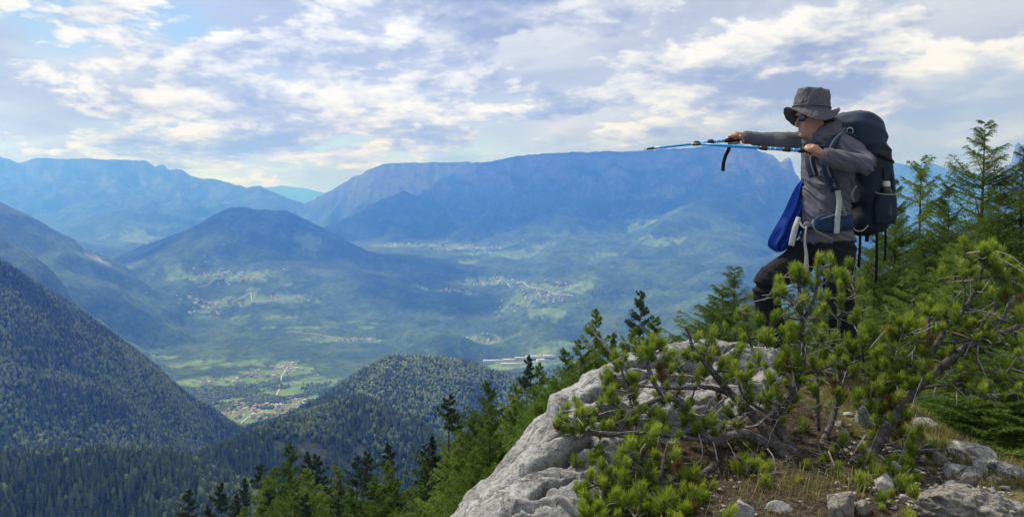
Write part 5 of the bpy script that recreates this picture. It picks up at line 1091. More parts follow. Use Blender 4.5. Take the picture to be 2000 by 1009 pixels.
def loft(rings, sides=20, p=2.3):
    """rings: (centre, u half axis vector, v half axis vector); closed ends"""
    a = np.arange(sides) * 2 * PI / sides; ca, sa = np.cos(a), np.sin(a)
    ca, sa = np.sign(ca) * np.abs(ca) ** (2 / p), np.sign(sa) * np.abs(sa) ** (2 / p)
    V = np.concatenate([np.asarray(c)[None] + ca[:, None] * np.asarray(u)[None] + sa[:, None] * np.asarray(v)[None] for c, u, v in rings])
    n = len(rings); i = np.arange(n - 1)[:, None] * sides; k = np.arange(sides)[None]; k1 = (k + 1) % sides
    Q = np.stack((i + k, i + k1, i + sides + k1, i + sides + k), -1).reshape(-1, 4); n0 = len(V)
    V = np.concatenate((V, [rings[0][0]], [rings[-1][0]])); kk = np.arange(sides); last = (n - 1) * sides
    T = np.concatenate((np.stack((np.full(sides, n0), (kk + 1) % sides, kk), 1), np.stack((np.full(sides, n0 + 1), last + kk, last + (kk + 1) % sides), 1)))
    return V, Q, T
def loft_s(rings, n, sides=20, p=2.3):
    R = np.array([np.concatenate(r) for r in rings]); S = spline(R, n); return loft([(s[:3], s[3:6], s[6:9]) for s in S], sides, p)
def limb(pts, rad, n=16, sides=14, flat=1.0):
    c = spline(pts, n); r = np.interp(np.linspace(0, len(rad) - 1, n), np.arange(len(rad)), rad); return tube(c, r, sides)
def blob(c, ax, sides=14, n=9):
    """ellipsoid with half axes ax (3 vectors)"""
    ax = np.asarray(ax, float); c = np.asarray(c, float); t = np.linspace(-0.97, 0.97, n); q = np.sqrt(1 - t ** 2)
    return loft([(c + ax[2] * a, ax[0] * b, ax[1] * b) for a, b in zip(t, q)], sides, 2.0)
def E(c, x, y, z, R=np.eye(3)): return blob(c, [R[0] * x, R[1] * y, R[2] * z])

def fuse(name, parts, voxel, mats, smooth_it=2, relief=None, origin=(0, 0, 0)):
    """one continuous skin round the given closed shells"""
    acc = Acc()
    for q in parts: acc.add(*q)
    me = acc.mesh(name, mats, True); me.validate()
    ob = bpy.data.objects.new(name, me); COL.objects.link(ob)
    bm = bmesh.new(); bm.from_mesh(me); bmesh.ops.recalc_face_normals(bm, faces=bm.faces); bm.to_mesh(me); bm.free()
    md = ob.modifiers.new('r', 'REMESH'); md.mode = 'VOXEL'; md.voxel_size = voxel; md.use_smooth_shade = True
    if smooth_it: ms = ob.modifiers.new('s', 'SMOOTH'); ms.iterations = smooth_it; ms.factor = 0.5
    dg = bpy.context.evaluated_depsgraph_get(); ev = ob.evaluated_get(dg); out = bpy.data.meshes.new_from_object(ev)
    bpy.data.objects.remove(ob); n = len(out.vertices); V = np.empty(n * 3, np.float32); out.vertices.foreach_get('co', V); V = V.reshape(-1, 3).astype(float)
    if relief is not None:
        N_ = np.empty(n * 3, np.float32); out.vertices.foreach_get('normal', N_); R_ = relief(V); V = V + N_.reshape(-1, 3) * R_[:, None]
    V = V - np.asarray(origin); out.vertices.foreach_set('co', V.astype(np.float32).ravel())
    out.materials.clear()
    for m in mats: out.materials.append(m)
    out.polygons.foreach_set('use_smooth', np.ones(len(out.polygons), bool)); out.update(); out.name = name
    return out

UP = np.array((0, 0, 1.0))
FACE = rnorm(np.array((-0.93, -0.37, 0.0))); LEFT = np.cross(UP, FACE)         # torso front and his left side (towards us)
ORG = P(1585, 715, 5.17); ORG[2] = P(1600, 715, 5.17)[2]
person = empty('person', Vector(ORG))
tag(person, 'person in grey hat, grey shirt and black trousers aiming two poles like a bow', 'person')

# joints
sL, eL, wL, hL = P(1652, 288, 5.02), P(1697, 321, 4.84), P(1606, 303, 4.88), P(1584, 296, 4.90)
sR, eR, wR, hR = P(1588, 276, 5.30), P(1512, 273, 5.42), P(1453, 268, 5.46), P(1434, 272, 5.46)
hipL, kL, aL = P(1634, 482, 5.10), P(1640, 592, 5.03), P(1655, 706, 5.08)
hipR, kR, aR = P(1600, 480, 5.28), P(1499, 553, 5.20), P(1512, 668, 5.24)
neckb, headc = P(1600, 272, 5.17), P(1584, 225, 5.15)
HF = rnorm(np.array((-0.985, -0.10, -0.10))); HL_ = rnorm(np.cross(UP, HF)); HU = np.cross(HF, HL_)

def torso_rings(g=0.0):
    def r(px, py, d, w, dp, lean=0.0): return (P(px, py, d), LEFT * (w * 0.95 + g), FACE * (dp * 0.93 + g) + UP * lean)
    return [r(1616, 505, 5.19, 0.150, 0.100), r(1616, 480, 5.19, 0.178, 0.118), r(1615, 455, 5.18, 0.172, 0.122), r(1612, 425, 5.18, 0.160, 0.125), r(1613, 390, 5.17, 0.160, 0.122), r(1616, 350, 5.17, 0.172, 0.122), r(1617, 315, 5.17, 0.182, 0.120), r(1615, 290, 5.17, 0.180, 0.105), r(1610, 274, 5.17, 0.135, 0.080), r(1605, 262, 5.17, 0.075, 0.066)]

def fist(c, axis, back, wrist, side=1, sp=0.0205):
    """closed hand round a pole: four finger arcs, thumb, palm, heel of the hand"""
    a = rnorm(np.asarray(axis, float)); n = rnorm(back - a * np.dot(back, a)); t = np.cross(a, n) * side; parts = []
    palm = c + n * 0.030 - t * 0.008
    parts.append(blob(palm, [a * 0.043, n * 0.019, t * 0.036])); parts.append(limb([wrist, (wrist + palm) / 2 + n * 0.004, palm], [0.027, 0.029, 0.028], 8, 10))
    for i in range(4):
        o = c + a * (sp * (1.5 - i)); rr = (0.0255, 0.027, 0.0265, 0.024)[i]; end = (235, 250, 245, 225)[i]
        th = np.radians(np.linspace(25, end, 9)); pts = [o + (n * math.cos(q) + t * math.sin(q)) * rr * (1.18 if q < 1.2 else 1.0) for q in th]
        parts.append(limb(pts, [0.0098, 0.0098, 0.0092, 0.0088, 0.0078], 14, 8))
    th = [palm - t * 0.030 + a * 0.030, c - t * 0.034 + a * 0.050 + n * 0.006, c - t * 0.022 + a * 0.058 - n * 0.020, c + a * 0.054 + t * 0.004 - n * 0.026]
    parts.append(limb(th, [0.0125, 0.0115, 0.0100, 0.0085], 12, 8))
    return parts

# poles first: the hands close round them
A_tip, A_end = P(1263, 291, 5.52), P(1452, 271, 5.45)
B_tip, B_end = P(1360, 281, 5.20), P(1612, 297, 4.88)
axA, axB = rnorm(A_end - A_tip), rnorm(B_end - B_tip)
cA = A_tip + axA * np.dot(hR - A_tip, axA); cB = B_tip + axB * np.dot(hL - B_tip, axB)

def head_parts():
    o = headc - HU * 0.135                                           # chin height
    def r(h, f, b, w): return (o + HU * h + HF * (f + b) / 2, HF * (f - b) / 2, HL_ * w)
    rg = [r(-0.10, 0.030, -0.085, 0.060), r(-0.045, 0.028, -0.082, 0.056), r(-0.012, 0.050, -0.078, 0.055), r(0.0, 0.076, -0.072, 0.046), r(0.018, 0.084, -0.078, 0.058), r(0.045, 0.083, -0.085, 0.065), r(0.07, 0.084, -0.092, 0.069), r(0.10, 0.080, -0.098, 0.072), r(0.125, 0.077, -0.101, 0.074), r(0.15, 0.086, -0.101, 0.075), r(0.19, 0.074, -0.096, 0.072), r(0.22, 0.045, -0.07, 0.055), r(0.235, 0.012, -0.03, 0.022)]
    pts = [loft_s(rg, 30, 20, 2.2)]
    pts.append(limb([o + HU * 0.128 + HF * 0.074, o + HU * 0.100 + HF * 0.094, o + HU * 0.080 + HF * 0.106, o + HU * 0.072 + HF * 0.086], [0.009, 0.011, 0.0135, 0.010], 10, 8))     # nose
    pts.append(blob(o + HU * 0.052 + HF * 0.083, [HL_ * 0.022, HF * 0.009, HU * 0.005])); pts.append(blob(o + HU * 0.041 + HF * 0.081, [HL_ * 0.020, HF * 0.009, HU * 0.006]))            # lips
    pts.append(blob(o + HU * 0.012 + HF * 0.072, [HL_ * 0.022, HF * 0.018, HU * 0.014]))                                                                                          # chin
    for s in (-1, 1):
        pts.append(blob(o + HU * 0.152 + HF * 0.076 + HL_ * s * 0.03, [HL_ * 0.024, HF * 0.012, HU * 0.007]))                                                                        # brow
        pts.append(blob(o + HU * 0.100 - HF * 0.008 + HL_ * s * 0.076, [HF * 0.017 - HL_ * s * 0.004, HL_ * 0.008, HU * 0.031]))                                                    # ear
    return pts
def build_body():
    T = loft_s(torso_rings(-0.014), 30, 24, 2.4); parts = [T] + head_parts()
    parts += [limb([sL - LEFT * 0.03, (sL + eL) / 2, eL], [0.050, 0.045, 0.038]), limb([eL, (eL + wL) / 2 - UP * 0.004, wL], [0.039, 0.037, 0.026]), limb([sR + LEFT * 0.03, (sR + eR) / 2, eR], [0.050, 0.045, 0.038]), limb([eR, (eR + wR) / 2, wR], [0.039, 0.037, 0.026])]
    parts += [limb([hipL, (hipL + kL) / 2, kL], [0.085, 0.072, 0.052]), limb([kL, kL * .65 + aL * .35, aL], [0.052, 0.052, 0.034]), limb([hipR, (hipR + kR) / 2, kR], [0.085, 0.072, 0.052]), limb([kR, kR * .65 + aR * .35, aR], [0.052, 0.052, 0.034])]
    parts += [limb([aL, aL + np.array((-0.04, -0.03, -0.05)), aL + np.array((-0.13, -0.08, -0.065))], [0.036, 0.036, 0.024]), limb([aR, aR + np.array((-0.04, -0.02, -0.05)), aR + np.array((-0.14, -0.05, -0.065))], [0.036, 0.036, 0.024])]
    parts += fist(cB, axB, rnorm(np.array((0.1, -0.75, 0.65))), wL, -1); parts += fist(cA, axA, rnorm(np.array((0.2, -0.25, 0.95))), wR, -1)
    return fuse('body', parts, 0.0048, [MAT_SKIN], 2, None, ORG)
link('body', build_body(), person)

def folds(d, f, amp, seed=0.0, warp=1.0):
    d = rnorm(np.asarray(d, float))
    def fn(V):
        w = V + 0.05 * warp * np.stack((pnoise(V * 5 + seed), pnoise(V * 5 + seed + 9), pnoise(V * 5 + seed + 19)), 1)
        s = 1 - np.abs(pnoise(np.outer(w @ d, d) * f + (w - np.outer(w @ d, d)) * f * 0.16 + seed)) * 2
        return amp * (np.clip(s, -0.6, 1) * np.clip(0.75 + 1.0 * pnoise(V * 3.1 + seed + 5), 0.1, 1.4) + 0.6 * pnoise(V * 9 + seed))
    return fn
_ftor = folds((-0.62, 0.1, -0.78), 29, 0.022, 3.0); _farm = folds((0.8, 0.2, 0.5), 27, 0.016, 8.0)
def shirt_relief(V):
    px = 1000 + F_PX * V[:, 0] / V[:, 1]; arm = np.clip((1575 - px) / 20, 0, 1); low = np.clip((V[:, 2] - 0.36) / 0.05, 0, 1)
    k = np.maximum(arm, np.clip((5.02 - V[:, 1]) / 0.05, 0, 1) * low); return (1 - k) * _ftor(V) + k * _farm(V)
def build_shirt():
    rg = torso_rings(0.004); hem = (P(1615, 470, 5.185), LEFT * 0.186, FACE * 0.135)
    parts = [loft_s([hem] + rg[2:], 30, 26, 2.5)]
    parts += [limb([sL - LEFT * 0.05 - FACE * 0.01, sL, (sL + eL) / 2, eL], [0.070, 0.074, 0.062, 0.054], 18), limb([eL + rnorm(eL - wL) * 0.004, eL * .5 + wL * .5 - UP * 0.006, wL * .96 + eL * .04], [0.056, 0.051, 0.036], 18),
              limb([sR + LEFT * 0.06, sR, (sR + eR) / 2 - UP * 0.004, eR], [0.064, 0.066, 0.058, 0.049], 18), limb([eR, eR * .5 + wR * .5 - UP * 0.003, wR], [0.050, 0.045, 0.034], 18)]
    nb = P(1602, 262, 5.17)                                            # loose hood folded round the neck
    for k, (rad, tk, dz) in enumerate([(0.088, 0.030, -0.016), (0.080, 0.027, 0.014), (0.076, 0.020, 0.040)]):
        a = np.linspace(0, 2 * PI, 25); ring = np.array([nb - FACE * 0.014 + UP * (dz - 0.034 * math.cos(q)) + FACE * math.cos(q) * rad * 1.05 + LEFT * math.sin(q) * rad * 1.12 for q in a])
        parts.append(tube(ring, tk * (1.0 - 0.25 * np.cos(a)), 10))
    return fuse('shirt', parts, 0.0055, [MAT_SHIRT], 2, shirt_relief, ORG)
shirt = link('shirt', build_shirt(), person)
_ftr = folds((0.25, 0.1, 0.95), 16, 0.014, 12.0)
def build_trousers():
    rg = torso_rings(0.0)[:3]; rg[0] = (P(1617, 512, 5.19), LEFT * 0.15, FACE * 0.115); rg[1] = (P(1617, 484, 5.19), LEFT * 0.178, FACE * 0.126); rg[2] = (P(1615, 458, 5.18), LEFT * 0.150, FACE * 0.105)
    parts = [loft_s(rg, 12, 24, 2.4), limb([hipL + UP * 0.02, hipL * .5 + kL * .5, kL, kL * .5 + aL * .5, aL + UP * 0.0], [0.112, 0.096, 0.078, 0.080, 0.074], 26, 16), limb([hipR + UP * 0.02, hipR * .5 + kR * .5, kR + np.array((-0.006, 0, 0.004)), kR * .5 + aR * .5 + np.array((-0.01, 0, 0)), aR], [0.112, 0.098, 0.082, 0.078, 0.072], 26, 16)]
    return fuse('trousers', parts, 0.0065, [MAT_TROUSER], 2, _ftr, ORG)
trousers = link('trousers', build_trousers(), person)
# waist hem of the shirt drawn over the trousers
def ribbon(pts, width, side, thick=0.003, n=None, wt=None):
    """flat strap along pts; side = direction of its width"""
    c = spline(pts, n or max(6, len(pts) * 5)); t = rnorm(np.gradient(c, axis=0)); s = np.asarray(side, float); s = s[None].repeat(len(c), 0) if s.ndim == 1 else spline(s, len(c))
    s = rnorm(s - (s * t).sum(1, keepdims=True) * t); nn = np.cross(t, s); w = (np.interp(np.linspace(0, 1, len(c)), np.linspace(0, 1, len(wt)), wt) if wt is not None else np.full(len(c), width))[:, None] / 2; h = thick / 2
    V = np.stack((c + s * w + nn * h, c - s * w + nn * h, c - s * w - nn * h, c + s * w - nn * h), 1).reshape(-1, 3); i = np.arange(len(c) - 1)[:, None] * 4; k = np.arange(4)[None]; k1 = (k + 1) % 4
    Q = np.stack((i + k, i + 4 + k, i + 4 + k1, i + k1), -1).reshape(-1, 4); L_ = (len(c) - 1) * 4
    return V, np.concatenate((Q, [(0, 1, 2, 3), (L_ + 3, L_ + 2, L_ + 1, L_)])), None
def part(name, shells, mats, parent, org, smooth=True):
    acc = Acc()
    for q in shells: acc.add(q[0] - org, q[1], q[2])
    return link(name, acc.mesh(name, mats, smooth), parent)

def boots():
    for a, d in ((aL, rnorm(np.array((-0.84, -0.50, 0)))), (aR, rnorm(np.array((-0.94, -0.30, 0))))):
        s = np.cross(UP, d); g = a + UP * (-0.078)
        up_ = [(g + d * -0.01 + UP * 0.135, d * 0.062, s * 0.055), (g + d * -0.008 + UP * 0.09, d * 0.066, s * 0.056), (g + d * 0.02 + UP * 0.055, d * 0.098, s * 0.056), (g + d * 0.055 + UP * 0.03, d * 0.135, s * 0.055), (g + d * 0.06 + UP * 0.006, d * 0.142, s * 0.054)]
        b = part('boot', [loft_s(up_, 14, 18, 2.3)], [MAT_BOOT], person, ORG)
        sole = [(g + d * 0.06 + UP * 0.010, d * 0.148, s * 0.057), (g + d * 0.06 - UP * 0.018, d * 0.146, s * 0.055)]
        part('sole', [loft(sole, 18, 2.6)], [MAT_SOLE], b, ORG)
        part('lace', [ribbon([g + d * (0.035 + 0.022 * k) + UP * (0.10 - 0.014 * k) - s * 0.03, g + d * (0.055 + 0.022 * k) + UP * (0.106 - 0.014 * k), g + d * (0.035 + 0.022 * k) + UP * (0.10 - 0.014 * k) + s * 0.03], 0.005, d) for k in range(4)], [MAT_WEBD], b, ORG)
boots()

def hat():
    o = headc + HU * 0.020 - HF * 0.004; n = 56; a = np.arange(n) * 2 * PI / n; ca, sa = np.cos(a), np.sin(a)
    tilt = rnorm(HU - HF * 0.17); HFh = rnorm(HF + HU * 0.17); rows = []
    def row(rf, rs, h): return o[None] + HFh[None] * (ca * rf)[:, None] + HL_[None] * (sa * rs)[:, None] + tilt[None] * (np.asarray(h) * np.ones(n))[:, None]
    lift = 0.050 * np.cos(2 * a) - 0.012 * ca                                           # brim turned up fore and aft, drooping at the sides
    wv = 0.006 * pnoise2(ca * 2.2 + 3, sa * 2.2, 4)
    for q in np.linspace(1, 0, 7): rows.append(row(0.116 + 0.062 * q, 0.101 + 0.058 * q, 0.012 - 0.034 * q + lift * q ** 1.15 + wv * q))
    for h, f, s in [(0.03, 0.120, 0.104), (0.055, 0.117, 0.102), (0.08, 0.113, 0.099), (0.105, 0.108, 0.095), (0.125, 0.102, 0.090), (0.138, 0.096, 0.084), (0.146, 0.088, 0.076), (0.149, 0.055, 0.048), (0.149, 0.02, 0.018)]:
        cr = 0.005 * pnoise2(ca * 1.6 + h * 30, sa * 1.6 + h * 9, 8) * (h > 0.03); rows.append(row(f + cr, s + cr, h + 0.006 * pnoise2(ca * 1.5, sa * 1.5 + h * 4, 14) * (h > 0.1)))
    m = len(rows); V = np.concatenate(rows); i = np.arange(m - 1)[:, None] * n; k = np.arange(n)[None]; k1 = (k + 1) % n
    Q = np.stack((i + k, i + k1, i + n + k1, i + n + k), -1).reshape(-1, 4); c = len(V); V = np.concatenate((V, rows[-1].mean(0)[None])); kk = np.arange(n); T = np.stack(((m - 1) * n + kk, (m - 1) * n + (kk + 1) % n, np.full(n, c)), 1)
    acc = Acc(); acc.add(V - ORG, Q, T); h = link('hat', acc.mesh('hat', [MAT_HAT]), person)
    sd = h.modifiers.new('thick', 'SOLIDIFY'); sd.thickness = 0.004; sb = h.modifiers.new('sub', 'SUBSURF'); sb.levels = 1; sb.render_levels = 2
    tx = bpy.data.textures.new('crease', 'CLOUDS'); tx.noise_scale = 0.045; tx.noise_depth = 2; dm = h.modifiers.new('crease', 'DISPLACE'); dm.texture = tx; dm.strength = 0.024; dm.mid_level = 0.5; dm.texture_coords = 'LOCAL'
    band = np.array([o + HFh * math.cos(q) * 0.1215 + HL_ * math.sin(q) * 0.1055 + tilt * 0.030 for q in np.linspace(0, 2 * PI, 41)])
    part('hat_band', [tube(band, 0.0045, 6)], [MAT_HAT], h, ORG)
hat()
def hair():
    o = headc - HU * 0.135; parts = [blob(o + HU * 0.115 - HF * 0.055, [HF * 0.056, HL_ * 0.080, HU * 0.062]), blob(o + HU * 0.075 - HF * 0.066, [HF * 0.042, HL_ * 0.066, HU * 0.055])]
    for s in (-1, 1): parts.append(blob(o + HU * 0.122 + HF * 0.020 + HL_ * s * 0.070, [HF * 0.010, HL_ * 0.008, HU * 0.026]))
    return fuse('hair', parts, 0.006, [MAT_HAIR], 1, lambda V: 0.005 * pnoise(V * np.array((60, 60, 18))), ORG)
link('hair', hair(), person)
def sunglasses():
    o = headc - HU * 0.135 + HU * 0.118; g = empty('sunglasses', (0, 0, 0)); g.parent = person
    for s in (-1, 1):
        c = o + HF * 0.090 + HL_ * s * 0.034; part('lens', [blob(c - HF * 0.006 * 1 - HF * 0.004, [HL_ * s * 0.031 - HF * 0.012, HU * 0.022, HF * 0.006])], [MAT_LENS], g, ORG)
        part('temple_arm', [ribbon([c + HL_ * s * 0.028 - HF * 0.014 + HU * 0.010, o + HF * 0.045 + HL_ * s * 0.079 + HU * 0.012, o - HF * 0.005 + HL_ * s * 0.084 + HU * 0.006], 0.011, HU, 0.004)], [MAT_BLACK], g, ORG)
    part('bridge', [tube(np.array([o + HF * 0.092 + HL_ * q + HU * 0.008 for q in (-0.01, 0, 0.01)]), 0.003, 6)], [MAT_BLACK], g, ORG)
sunglasses()

# ---- trekking poles
def pole(label, tip, end, sections, grip, strap_pts=None):
    ax = rnorm(end - tip); L_ = np.linalg.norm(end - tip); t = empty('trekking_pole', Vector(tip)); tag(t, label, 'trekking pole')
    def seg(nm, a, b, r0, r1, mat, sides=12): return part(nm, [tube(np.array([tip + ax * q for q in np.linspace(a, b, 4)]), np.linspace(r0, r1, 4), sides)], [mat], t, tip)
    seg('tip', -0.035, 0.012, 0.002, 0.0055, MAT_STEEL); seg('tip_sleeve', 0.0, 0.05, 0.0065, 0.009, MAT_BLACK)
    for a, b, r in sections: seg('shaft', a, b, r, r, MAT_POLE)
    for (a, b, r), (c, d, r2) in zip(sections[:-1], sections[1:]):
        s = seg('clamp', b - 0.018, b + 0.028, 0.0125, 0.0150, MAT_BLACK); part('lever', [ribbon([tip + ax * (b - 0.012) + UP * 0.014, tip + ax * (b + 0.02) + UP * 0.016], 0.012, np.cross(ax, UP), 0.006)], [MAT_BLACK], s, tip)
        for off in (0.045, 0.075): seg('print_ring', b + off, b + off + 0.006, r2 + 0.0004, r2 + 0.0004, MAT_SILVER)
    g0_, g1_ = grip; n = 12; rr = 0.0135 + 0.0022 * np.sin(np.linspace(0, 5 * PI, n)); rr[-1] = 0.017; rr[0] = 0.015
    g = part('grip', [tube(np.array([tip + ax * q for q in np.linspace(g0_, g1_, n)]), rr, 12)], [MAT_BLACK], t, tip)
    if strap_pts is not None: part('wrist_strap', [ribbon(strap_pts, 0.024, np.array((0.95, -0.3, 0.0)), 0.004, 20)], [MAT_WEBD], t, tip)
    return t
LA = np.linalg.norm(A_end - A_tip); LB = np.linalg.norm(B_end - B_tip); gA = np.dot(cA - A_tip, axA); gB = np.dot(cB - B_tip, axB)
pole('blue trekking pole with dangling black strap held in the outstretched hand', A_tip, A_end, [(0.04, 0.335, 0.0075), (0.34, 0.43, 0.0088), (0.44, gA - 0.05, 0.0100)], (gA - 0.065, gA + 0.085),
     [cA + axA * -0.03 + UP * -0.012, P(1424, 290, 5.44), P(1417, 305, 5.43), P(1413, 320, 5.43), P(1412, 334, 5.43)])
pole('blue trekking pole drawn back to the chest in the bent arm\'s hand', B_tip, B_end, [(0.03, 0.42, 0.0090), (0.43, 0.56, 0.0102), (0.565, gB - 0.05, 0.0112)], (gB - 0.075, gB + 0.09))

# ---- backpack
BK = -FACE; TILT = rnorm(UP + BK * -0.04)
PB = P(1700, 452, 5.30)                                                # foot of the pack
pack = empty('backpack', Vector(PB)); tag(pack, 'large dark navy trekking backpack with pale straps on the hiker\'s back', 'backpack')
def pr(h, w, d, off=0.0): return (PB + TILT * h * 0.985 + BK * (off * 0.9 - 0.030), LEFT * w * 0.92, BK * d * 0.86)
_fp_ = folds((0.2, 0.2, 1), 9, 0.020, 21.0)
link('pack_body', fuse('pack_body', [loft_s([pr(0.0, 0.105, 0.085, -0.01), pr(0.02, 0.135, 0.115, -0.005), pr(0.12, 0.155, 0.138), pr(0.28, 0.160, 0.142), pr(0.42, 0.158, 0.138), pr(0.53, 0.150, 0.128, -0.004), pr(0.585, 0.132, 0.112, -0.012), pr(0.61, 0.10, 0.085, -0.02)], 30, 28, 3.0)], 0.008, [MAT_PACK], 2, _fp_, PB), pack)
lid = link('lid', fuse('lid', [loft_s([pr(0.545, 0.11, 0.12, -0.055), pr(0.575, 0.148, 0.158, -0.06), pr(0.65, 0.158, 0.168, -0.075), pr(0.72, 0.150, 0.158, -0.090), pr(0.765, 0.122, 0.125, -0.105), pr(0.785, 0.07, 0.075, -0.115)], 20, 28, 2.7)], 0.008, [MAT_LID], 2, folds((0.5, 0.3, 0.8), 11, 0.020, 27.0), PB), pack)
a_ = np.linspace(0, 2 * PI, 49); part('lid_seam', [tube(np.array([PB + TILT * (0.662 + 0.012 * math.cos(q)) + BK * -0.100 + LEFT * 0.149 * np.sign(math.cos(q)) * abs(math.cos(q)) ** 0.75 + BK * 0.147 * np.sign(math.sin(q)) * abs(math.sin(q)) ** 0.75 for q in a_]), 0.0035, 5)], [MAT_EDGE], lid, PB)
part('front_pocket', [loft_s([pr(0.05, 0.085, 0.03, 0.115), pr(0.10, 0.115, 0.045, 0.130), pr(0.26, 0.120, 0.052, 0.135), pr(0.42, 0.112, 0.045, 0.128), pr(0.50, 0.085, 0.03, 0.110)], 16, 20, 2.8)], [MAT_PACK], pack, PB)
# side pocket towards us, with a trim line, and the bottle standing in it
SP = PB + LEFT * 0.162 + BK * -0.035
sp_ = part('side_pocket', [loft_s([(SP + TILT * 0.05 - LEFT * 0.01, BK * 0.085, LEFT * 0.020), (SP + TILT * 0.12, BK * 0.088, LEFT * 0.032), (SP + TILT * 0.225, BK * 0.078, LEFT * 0.038), (SP + TILT * 0.245, BK * 0.070, LEFT * 0.034)], 12, 20, 2.6)], [MAT_PACK], pack, PB)
part('pocket_trim', [tube(np.array([SP + TILT * (0.252 - 0.012 * math.sin(q)) + BK * 0.080 * math.cos(q) + LEFT * 0.042 * math.sin(q) for q in np.linspace(-0.3, PI + 0.3, 20)]), 0.0045, 6)], [MAT_EDGE], sp_, PB)
# compression straps and hanging ends
def strap(pts, w, mat, side, nm='strap', thick=0.003, wt=None): return part(nm, [ribbon(pts, w, side, thick, None, wt)], [mat], pack, PB, False)
strap([PB + TILT * 0.50 + LEFT * 0.165 + BK * -0.10, PB + TILT * 0.47 + LEFT * 0.160, PB + TILT * 0.455 + LEFT * 0.130 + BK * 0.075], 0.02, MAT_WEBD, UP)
strap([PB + TILT * 0.10 + LEFT * 0.162 + BK * -0.10, PB + TILT * 0.06 + LEFT * 0.158, PB + TILT * 0.085 + LEFT * 0.125 + BK * 0.075], 0.018, MAT_WEBD, UP)
for (x0, y0, x1, y1, d, w) in [(1680, 448, 1677, 522, 5.14, 0.017), (1692, 440, 1693, 472, 5.2, 0.024), (1712, 440, 1711, 550, 5.24, 0.017), (1729, 430, 1728, 508, 5.36, 0.015)]:
    strap([P(x0, y0, d), P((x0 + x1) / 2 + 1, (y0 + y1) / 2, d), P(x1, y1, d - 0.01)], w, MAT_WEBD, np.array((0.95, -0.25, 0)), 'hanging_strap')
strap([P(1663, 442, 5.10), P(1672, 450, 5.10), P(1685, 450, 5.11), P(1696, 440, 5.14)], 0.006, MAT_WEB, UP, 'webbing_loop', 0.004)
strap([P(1668, 395, 5.05), P(1663, 380, 5.0), P(1672, 362, 5.02)], 0.014, MAT_EDGE, np.array((0.9, -0.3, 0.3)), 'compression_strap')
for off_, sd_ in ((0.030, 0.138), (-0.045, 0.146)): strap([PB + TILT * 0.53 + LEFT * (sd_ - 0.014) + BK * off_, PB + TILT * 0.40 + LEFT * (sd_ + 0.004) + BK * (off_ + 0.004), PB + TILT * 0.28 + LEFT * (sd_ + 0.010) + BK * (off_ + 0.004)], 0.014, MAT_WEBD, BK, 'daisy_chain')
# shoulder straps over both shoulders, load straps to the lid
def sstrap(s, nm='shoulder_strap'):
    if s > 0: pts = [P(1668, 275, 5.17), P(1655, 262, 5.08), P(1640, 264, 5.03), P(1626, 278, 4.985), P(1616, 300, 4.965), P(1614, 325, 4.965), P(1622, 350, 4.975), P(1632, 372, 4.99)]
    else: pts = [P(1640, 270, 5.36), P(1622, 262, 5.34), P(1602, 268, 5.25), P(1586, 288, 5.13), P(1582, 315, 5.09), P(1590, 345, 5.06)]
    side = np.array([np.array((0.75, -0.55, 0.1)) if q < 0.3 else np.array((0.9, -0.2, 0.35)) for q in np.linspace(0, 1, len(pts))])
    o = part(nm, [ribbon(pts, 0.058, side, 0.016, 34)], [MAT_BELT if False else MAT_LID], pack, PB)
    e = [np.asarray(q) + np.array((0, -0.010, 0.006)) for q in pts]; part('strap_edge', [ribbon(e, 0.010, side, 0.008, 34)], [MAT_EDGE], o, PB)
    return o
s1 = sstrap(1); sstrap(-1)
part('buckle', [E(P(1626, 352, 4.955), 0.016, 0.006, 0.022), E(P(1634, 368, 4.975), 0.020, 0.008, 0.012)], [MAT_BLACK], s1, PB)
part('webbing_loop', [tube(np.array([P(1618, 340, 4.95), P(1612, 352, 4.945), P(1616, 360, 4.945), P(1624, 346, 4.95)]), 0.003, 6)], [MAT_BELT], s1, PB)
strap([P(1650, 250, 5.12), P(1642, 258, 5.06), P(1634, 266, 5.0)], 0.018, MAT_EDGE, np.array((0.5, -0.6, 0.4)), 'load_strap')
part('carabiner', [tube(np.array([P(1660 + 6 * math.cos(q), 256 + 7 * math.sin(q), 5.08) for q in np.linspace(0, 2 * PI, 17)]), 0.0028, 6)], [MAT_SILVER], pack, PB)
strap([P(1570, 283, 5.07), P(1590, 288, 5.03), P(1614, 288, 4.97)], 0.018, MAT_WEBD, UP, 'sternum_strap')
